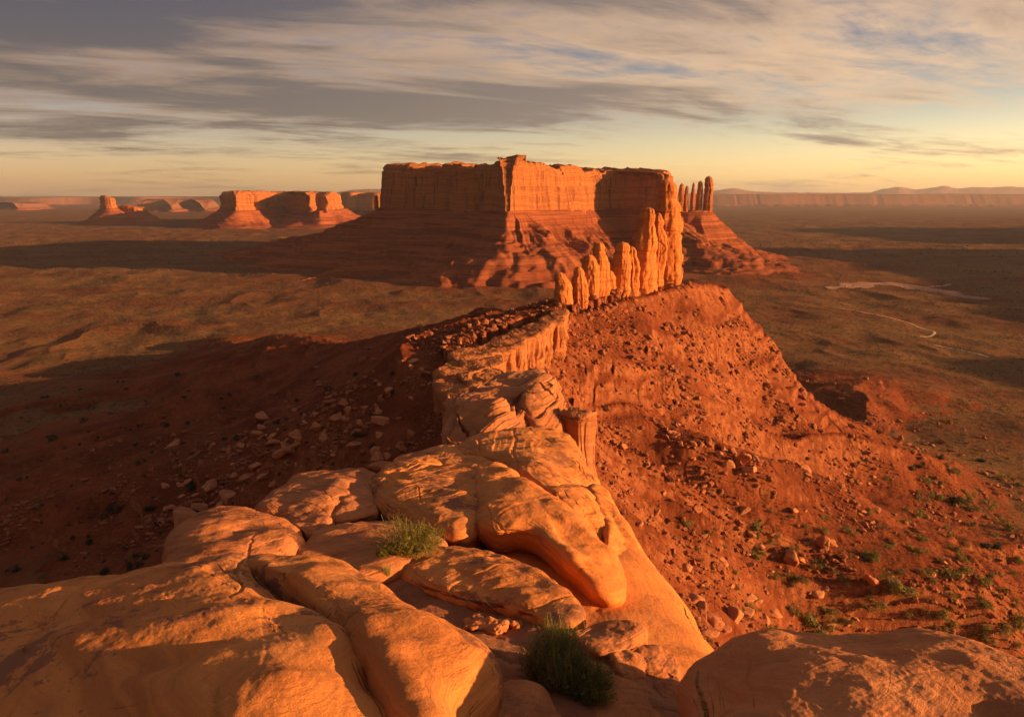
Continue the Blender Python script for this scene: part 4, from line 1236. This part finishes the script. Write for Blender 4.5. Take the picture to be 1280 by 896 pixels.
def scatter_px(n, box, fn=None):
    px = rs.uniform(box[0], box[2], n); py = rs.uniform(box[1], box[3], n)
    k = visible(px, py)
    if fn is not None: k &= fn(px, py)
    px, py = px[k], py[k]
    P, ok, T = hit_ground(px, py)
    return px[ok], py[ok], P[ok], T[ok]


put_rocks([(a, b, c * 1.15) for a, b, c in big_right], 'angular orange rock fallen on the sunlit right-hand slope', 'rocks fallen on the sunlit slope')
put_rocks([(a, b, c * 1.25) for a, b, c in big_left], 'weathered rock lying in the shaded boulder field left of the ridge', 'rocks in the shaded boulder field')


def left_field(px, py):
    c = np.interp(px, [200, 330, 460, 560], [640, 565, 510, 440])
    return (np.abs(py - c) < np.interp(px, [200, 400, 560], [50, 62, 50]) * (0.4 + 0.6 * rs.rand(len(px))))


px, py, P, T = scatter_px(800, (200, 420, 560, 690), left_field)
k = np.argsort(-rs.pareto(2.2, len(px)))[:110]
put_rocks(list(zip(px[k], py[k], 5.0 + 8 * rs.rand(len(k)) ** 2.0)), 'smaller weathered rock in the shaded boulder field left of the ridge', 'small rocks in the shaded boulder field')
px, py, P, T = scatter_px(900, (740, 470, 1200, 830), lambda a, b: (b > 470 + (a - 740) * 0.35))
k = np.arange(min(110, len(px)))
put_rocks(list(zip(px[k], py[k], 4.5 + 7 * rs.rand(len(k)) ** 2.5)), 'smaller angular rock scattered on the sunlit right-hand slope', 'small rocks on the sunlit slope')


def many(name, P, size, base_list, mat, zoff, kindlabel, squash=None, smooth=False):
    """one object of many little pieces (rubble, scrub)"""
    vs = []; fs = []; n0 = 0
    for bi, (bv, bf) in enumerate(base_list):
        idx = np.arange(bi, len(P), len(base_list))
        a = rs.uniform(0, 6.28, len(idx)); ca, sa = np.cos(a), np.sin(a)
        s = size[idx]
        x = bv[None, :, 0] * ca[:, None] - bv[None, :, 1] * sa[:, None]
        y = bv[None, :, 0] * sa[:, None] + bv[None, :, 1] * ca[:, None]
        z = np.repeat(bv[None, :, 2], len(idx), 0) * rs.uniform(0.7, 1.3, len(idx))[:, None]
        Vv = np.stack([x * s[:, None] + P[idx, 0][:, None], y * s[:, None] + P[idx, 1][:, None], z * s[:, None] + (P[idx, 2] + zoff * s)[:, None]], -1)
        vs.append(Vv.reshape(-1, 3))
        fs.append((bf[None] + n0 + (np.arange(len(idx)) * len(bv))[:, None, None]).reshape(-1, 3))
        n0 += len(idx) * len(bv)
    o = link(name, mesh_np(name, np.vstack(vs), None, np.vstack(fs), smooth), mat)
    o['kind'] = 'stuff'
    o['label'] = kindlabel
    return o


# rubble: thousands of small stones
px, py, P, T = scatter_px(110000, (0, 355, 1280, 850))
keepn = P[:, 2] > 4
px, py, P, T = px[keepn], py[keepn], P[keepn], T[keepn]
d1, s1, z1, sd1 = near_line(P[:, 0], P[:, 1], CREST)
keepn = d1 < 210
d1, sd1, P, px, py, T = d1[keepn], sd1[keepn], P[keepn], px[keepn], py[keepn], T[keepn]
clump = fbm2(P[:, 0] / 16, P[:, 1] / 16, 4)
lf = left_field(px, py)
prob = np.exp(-d1 / 120) * (0.12 + 2.2 * sm(clump, -0.05, 0.3)) * np.where(sd1 > 0, 0.6, 1.0) + 0.9 * lf * sm(clump, -0.35, 0.1)
k = rs.rand(len(P)) < prob
P, T = P[k], T[k]
size = T / F_PX * (0.6 + 0.7 * rs.pareto(1.9, len(P)))
size = np.minimum(size, T / F_PX * 5.0)
bases = [(rock_shape(ICO0[0], 90 + i, 8, 10, 0.0, (1, .8, .6)), ICO0[1]) for i in range(7)]
many('rubble', P, size, bases, M_rubble, 0.25, 'small red stones littering the slopes of the ridge')
print('rubble', len(P))

# ------------------------------------------------------------------ shrubs
def clump_mesh(seed, n, leaf, r=1.0, h=0.75, tri=True):
    """a dome of many little leaf faces in a few uneven clumps"""
    q = np.random.RandomState(seed)
    nc = 7
    cc = q.normal(size=(nc, 3)) * np.array([0.45, 0.45, 0.22]) * r + np.array([0, 0, h * 0.5])
    cr = q.uniform(0.28, 0.5, nc) * r
    i = q.randint(nc, size=n)
    dv = q.normal(size=(n, 3)); dv /= np.linalg.norm(dv, axis=1)[:, None]
    p = cc[i] + dv * (cr[i] * q.uniform(0.55, 1.05, n))[:, None]
    p[:, 2] = np.abs(p[:, 2])
    a = q.normal(size=(n, 3)); a /= np.linalg.norm(a, axis=1)[:, None]
    b = np.cross(a, dv); b /= np.linalg.norm(b, axis=1)[:, None] + 1e-9
    l = leaf * q.uniform(0.6, 1.4, n)[:, None]
    V = np.stack([p - a * l, p + b * l * 0.7, p + a * l], 1).reshape(-1, 3)
    return V, np.arange(n * 3).reshape(-1, 3)


def stem_mesh(seed, n=9, r=0.7, h=0.7, w=0.03):
    q = np.random.RandomState(seed); vs = []; fs = []
    for i in range(n):
        a = q.uniform(0, 6.28); o_ = np.array([math.cos(a), math.sin(a), 0]) * r * q.uniform(0.3, 1)
        p0 = np.array([0, 0, -0.25]); p1 = o_ * 0.45 + np.array([0, 0, h * 0.4]); p2 = o_ + np.array([0, 0, h * q.uniform(0.6, 1)])
        for j, (c_, ww) in enumerate(((p0, w), (p1, w * 0.7), (p2, w * 0.25))):
            for m_ in range(3):
                t_ = m_ * 2.094
                vs.append(c_ + np.array([math.cos(t_), math.sin(t_), 0]) * ww)
        b0 = i * 9
        for j in range(2):
            for m_ in range(3):
                fs.append([b0 + j * 3 + m_, b0 + j * 3 + (m_ + 1) % 3, b0 + (j + 1) * 3 + (m_ + 1) % 3, b0 + (j + 1) * 3 + m_])
    return np.array(vs), np.array(fs)


def shrub_proto(seed, mat, n=900, leaf=0.085):
    root = empty('shrub', (0, 0, -50))
    V, F = clump_mesh(seed, n, leaf)
    link('foliage', mesh_np('foliage', V, None, F, False), mat, root)
    V, F = stem_mesh(seed)
    link('stems', mesh_np('stems', V, F, None, False), M_twig, root)
    return root


protos = {'s': [shrub_proto(300 + i, M_leaf) for i in range(4)], 'd': [shrub_proto(320 + i, M_leafd) for i in range(4)]}


def put_shrubs(lst, kind, lab, grp):
    A = np.array(lst, float)
    P, ok, T = hit_ground(A[:, 0], A[:, 1])
    for i in range(len(A)):
        if not ok[i]: continue
        src = protos[kind][rs.randint(4)]
        o = src.copy(); COL.objects.link(o)
        for ch in src.children:
            c = ch.copy(); COL.objects.link(c); c.parent = o
        s = A[i, 2] / F_PX * T[i] * (0.74 if kind == 's' else 0.62)
        o.location = (P[i, 0], P[i, 1], P[i, 2] - 0.03 * s)
        o.scale = (s, s, s * rs.uniform(0.8, 1.15)); o.rotation_euler = (0, 0, rs.uniform(0, 6.28))
        tag(o, lab, 'shrub', grp)


put_shrubs([(1025, 788, 36)], 's', 'largest round yellow-green shrub, on the slope just above the shaded corner slab', None)
put_shrubs([(1122, 738, 34), (1085, 762, 26), (1168, 778, 22), (1182, 796, 24), (1200, 722, 24), (948, 662, 13), (859, 661, 13), (997, 730, 14), (1215, 640, 18),
            (1250, 795, 22), (1235, 730, 20), (1142, 690, 16), (1090, 700, 18), (992, 690, 13), (1060, 668, 14), (1202, 700, 14), (1270, 780, 18), (1232, 810, 18),
            (945, 700, 12), (1115, 685, 13), (1155, 720, 15), (1185, 750, 16)], 's',
           'round yellow-green shrub catching light on the lower right slope', 'yellow-green shrubs on the lower right slope')
px, py, P, T = scatter_px(1500, (860, 560, 1280, 840), lambda a, b: b > 900 - a * 0.25 + rs.normal(size=len(a)) * 25)
k = np.arange(min(115, len(px)))
put_shrubs(list(zip(px[k], py[k], 7 + 9 * rs.rand(len(k)) ** 2)), 's', 'small shrub among the rubble of the lower right slope', 'small shrubs on the lower right slope')
put_shrubs([(172, 706, 26), (146, 637, 16), (190, 640, 15), (240, 612, 14), (452, 545, 18), (466, 562, 16), (105, 527, 10), (65, 550, 13), (208, 533, 10), (228, 555, 8), (235, 530, 8),
            (280, 551, 10), (300, 549, 10), (130, 718, 16), (112, 680, 12), (48, 640, 12), (130, 648, 10), (30, 600, 9), (178, 580, 9), (380, 520, 10), (345, 530, 9), (425, 520, 9),
            (490, 470, 9), (445, 470, 9), (412, 488, 9), (395, 478, 8), (200, 655, 12), (80, 700, 14), (20, 715, 14), (60, 735, 14), (1150, 585, 12), (1175, 575, 11), (1190, 628, 22),
            (1172, 606, 11), (1228, 578, 12), (1140, 588, 9), (1245, 690, 16), (1230, 688, 13)],
           'd', 'dark green juniper-like bush in the shade beside the ridge', 'dark bushes in the shade')
px, py, P, T = scatter_px(1500, (0, 470, 540, 740))
k = np.arange(min(110, len(px)))
put_shrubs(list(zip(px[k], py[k], 4 + 4.5 * rs.rand(len(k)) ** 2)), 'd', 'small dark bush dotted over the shaded ground on the left', 'small dark bushes on the left')
for L_ in protos.values():
    for o in L_:
        for ch in list(o.children): bpy.data.objects.remove(ch)
        bpy.data.objects.remove(o)

# low scrub too many to count
px, py, P, T = scatter_px(70000, (0, 300, 1280, 850))
d1, s1, z1, sd1 = near_line(P[:, 0], P[:, 1], CREST)
cl = fbm2(P[:, 0] / 40, P[:, 1] / 40, 4)
prob = (0.15 + 1.0 * sm(cl, -0.2, 0.25)) * sm(d1, 45, 150)
k = rs.rand(len(P)) < prob
P, T = P[k], T[k]
size = np.clip(T / F_PX * (0.9 + 0.5 * rs.rand(len(P))), 0.25, 2.6)
bases = [clump_mesh(500 + i, 16, 0.42, 1.0, 0.9) for i in range(6)]
many('scrub', P, size, bases, M_sage, 0.0, 'low sagebrush scrub covering the desert plain')
print('scrub', len(P))

# the near plants, built stem by stem
def surface_at(px, py):
    """first rock or soil surface of the near pile under a picture position"""
    r = ray(px, py)
    dg = bpy.context.evaluated_depsgraph_get()
    h, loc, n, i, ob, mt = SC.ray_cast(dg, Vector((0, 0, CAMZ)), Vector(r).normalized())
    return np.array(loc) if h else on_top(px, py, 0)


def near_plant(name, label, cat, c, r, h, n, mat, seed, leafy=True, blade=0.004, leaf=(0.014, 0.004), nleaf=14, dead=40, spread=1.0, squash=(1, 1)):
    q = np.random.RandomState(seed)
    root = empty(name, c)
    def strips(n, rr, hh, ww, wob=0.10, seg=6, thin=0.3):
        a = q.uniform(0, 2 * np.pi, n); ro = np.sqrt(q.rand(n))
        base = np.stack([np.cos(a) * ro * rr * 0.45 * squash[0], np.sin(a) * ro * rr * 0.45 * squash[1], np.full(n, -0.03)], -1)
        a2 = a + q.normal(size=n) * 0.5
        tip = np.stack([np.cos(a2) * ro * rr * spread * squash[0], np.sin(a2) * ro * rr * spread * squash[1], hh * (0.55 + 0.5 * q.rand(n)) * np.sqrt(np.maximum(1.05 - ro ** 2, 0.06))], -1)
        lump = 0.80 + 0.34 * n2(a2 * 1.6 + seed, ro * 0 + 1.5) + 0.16 * n2(a2 * 5 + seed, ro * 3)
        tip = tip * lump[:, None]
        mid = (base + tip) / 2 + np.stack([q.normal(size=n) * wob * rr, q.normal(size=n) * wob * rr, 0.14 * hh * q.rand(n)], -1)
        t = np.linspace(0, 1, seg)[None, :, None]
        C = (1 - t) ** 2 * base[:, None] + 2 * t * (1 - t) * mid[:, None] + t ** 2 * tip[:, None]
        C = C + q.normal(size=C.shape) * 0.02 * rr * t
        sd = np.stack([-np.sin(a + 1.0 * q.normal(size=n)), np.cos(a), 0.2 * q.normal(size=n)], -1)[:, None]
        wv = ww * (1 - (1 - thin) * t)
        A = C - sd * wv; B = C + sd * wv
        V = np.stack([A, B], 2).reshape(n, seg * 2, 3)
        f = np.array([[2 * i, 2 * i + 1, 2 * i + 3, 2 * i + 2] for i in range(seg - 1)])
        F = (f[None] + (np.arange(n) * seg * 2)[:, None, None]).reshape(-1, 4)
        return V.reshape(-1, 3), F, C
    V, F, C = strips(n, r, h, blade)
    if leafy:
        m = n * nleaf
        i = q.randint(n, size=m); tt = q.uniform(0.35, 1.0, m) * (C.shape[1] - 1.001)
        k0 = tt.astype(int); fr = (tt - k0)[:, None]
        p = C[i, k0] * (1 - fr) + C[i, k0 + 1] * fr
        dv = q.normal(size=(m, 3)) + np.array([0, 0, 0.6]); dv /= np.linalg.norm(dv, axis=1)[:, None]
        sv = np.cross(dv, q.normal(size=(m, 3))); sv /= np.linalg.norm(sv, axis=1)[:, None]
        l = leaf[0] * q.uniform(0.6, 1.5, m)[:, None]; ww = leaf[1]
        LV = np.stack([p - sv * ww * 0.3, p + dv * l * 0.5 - sv * ww, p + dv * l, p + dv * l * 0.5 + sv * ww], 1).reshape(-1, 3)
        LF = np.arange(m * 4).reshape(-1, 4)
        link('foliage', mesh_np('foliage', LV, LF, None, False), mat, root)
        link('stems', mesh_np('stems', V, F, None, False), mat if n > 900 else M_near2, root)
    else:
        link('blades', mesh_np('blades', V, F, None, False), mat, root)
    if dead:
        V, F, C = strips(dead, r * 1.10, h * 1.12, 0.0042, 0.3, 7)
        link('dead_twigs', mesh_np('dead_twigs', V, F, None, False), M_twig, root)
    tag(root, label, cat)
    return root


c = surface_at(505, 694)
near_plant('shrub', 'sunlit yellow-green shrub with dry twigs growing beside the half-lit boulder', 'shrub', c + np.array([0.12, 0.25, 0]), 0.76, 0.60, 620, M_near1, 1, nleaf=22, dead=110, leaf=(0.020, 0.005))
near_plant('shrub', 'small low yellow shrub at the left foot of the sunlit yellow-green shrub', 'shrub', c + np.array([-0.30, -0.1, 0]), 0.22, 0.24, 150, M_near1, 4, nleaf=22, dead=10, leaf=(0.018, 0.005))
c = surface_at(484, 716)
near_plant('grass_tuft', 'little golden tuft of dry grass on the sandy soil below the yellow-green shrub', 'grass tuft', c, 0.15, 0.21, 170, M_dry, 2, leafy=False, dead=0, blade=0.003)
c = surface_at(695, 862)
near_plant('bush', 'large dense dark green bush with golden stem tips near the bottom edge', 'bush', c + np.array([0.03, 0.22, 0]), 0.56, 0.76, 1500, M_near2, 3, nleaf=11, dead=260, blade=0.0028, leaf=(0.022, 0.003), spread=1.0)
near_plant('bush', 'smaller ragged green clump leaning out of the front of the large dark bush', 'bush', c + np.array([0.36, -0.10, 0]), 0.38, 0.46, 800, M_near2, 13, nleaf=11, dead=90, blade=0.0028, leaf=(0.022, 0.003))
near_plant('grass_tuft', 'golden dry grass blades rising at the left of the large green bush', 'grass tuft', c + np.array([-0.16, 0.22, 0]), 0.36, 0.80, 200, M_dry, 6, leafy=False, dead=0, blade=0.003)

# ------------------------------------------------------------------ dry wash and tracks on the plain
def track(name, pts, width, mat, lift=0.35, wn=0.3):
    A = np.array(pts, float)
    P, ok, T = hit_ground(A[:, 0], A[:, 1])
    Q = np.column_stack([P[ok][:, :2], T[ok]])
    S = spline(Q, 220, False)
    t = np.gradient(S[:, :2], axis=0); t /= np.linalg.norm(t, axis=1)[:, None]
    nn = np.column_stack([t[:, 1], -t[:, 0]])
    s = np.arange(len(S)) / 12.0
    w1 = width * (1 + wn * n2(s, s * 0 + 1.5)); w2 = width * (1 + wn * n2(s, s * 0 + 7.5))
    ends = np.minimum(1, np.minimum(np.arange(len(S)), np.arange(len(S))[::-1]) / 12.0) + 0.05
    rows = []
    for f in np.linspace(-1, 1, 9):
        p = S[:, :2] + nn * ((w1 if f < 0 else w2) * ends * f)[:, None]
        rows.append(np.column_stack([p, hfast(p[:, 0], p[:, 1]) + lift - 0.3 * abs(f) ** 4]))
    o = link(name, mesh_np(name, np.array(rows), grid_faces(9, len(S), False, True)), mat)
    o['kind'] = 'structure'
    return o


M_wash = mat_talus('wash_sand', (0.36, 0.19, 0.13), (0.42, 0.24, 0.17), (0.26, 0.13, 0.09), 3.0)
M_track = mat_talus('track_dust', (0.55, 0.40, 0.28), (0.62, 0.46, 0.33), (0.45, 0.3, 0.2), 3.0)
track('dry_wash', [(1035, 362), (1070, 358), (1110, 356), (1150, 360), (1185, 367), (1215, 372), (1240, 375)], 15, M_wash, 0.6, 0.9)
track('dry_wash', [(1130, 362), (1160, 360), (1188, 355)], 5, M_wash, 0.5, 0.6)
track('dirt_track', [(1040, 385), (1075, 390), (1105, 396), (1130, 402), (1150, 410), (1166, 414), (1165, 420), (1150, 421)], 1.5, M_track, 0.3, 0.2)
track('dirt_track', [(1163, 431), (1185, 436), (1210, 440), (1238, 447)], 1.3, M_track, 0.3, 0.4)

# ------------------------------------------------------------------ the evening air
hz = bpy.data.materials.new('haze'); hz.use_nodes = True
hz.node_tree.nodes.clear()
t = NT(hz.node_tree)
pv = t.new('ShaderNodeVolumePrincipled')
pv.inputs['Color'].default_value = (0.72, 0.76, 0.88, 1)
pv.inputs['Density'].default_value = 2.4e-5
pv.inputs['Anisotropy'].default_value = 0.2
mo = t.new('ShaderNodeOutputMaterial')
t.l.new(pv.outputs[0], mo.inputs['Volume'])
X0, X1, Y0, Y1, Z0, Z1 = -31500, 31500, -31500, 31500, -60, 560
V = np.array([[x, y, z] for z in (Z0, Z1) for y in (Y0, Y1) for x in (X0, X1)], float)
F = np.array([[0, 2, 3, 1], [4, 5, 7, 6], [0, 1, 5, 4], [2, 6, 7, 3], [0, 4, 6, 2], [1, 3, 7, 5]])
o = link('haze', mesh_np('haze', V, F, None, False), hz)
o['kind'] = 'stuff'
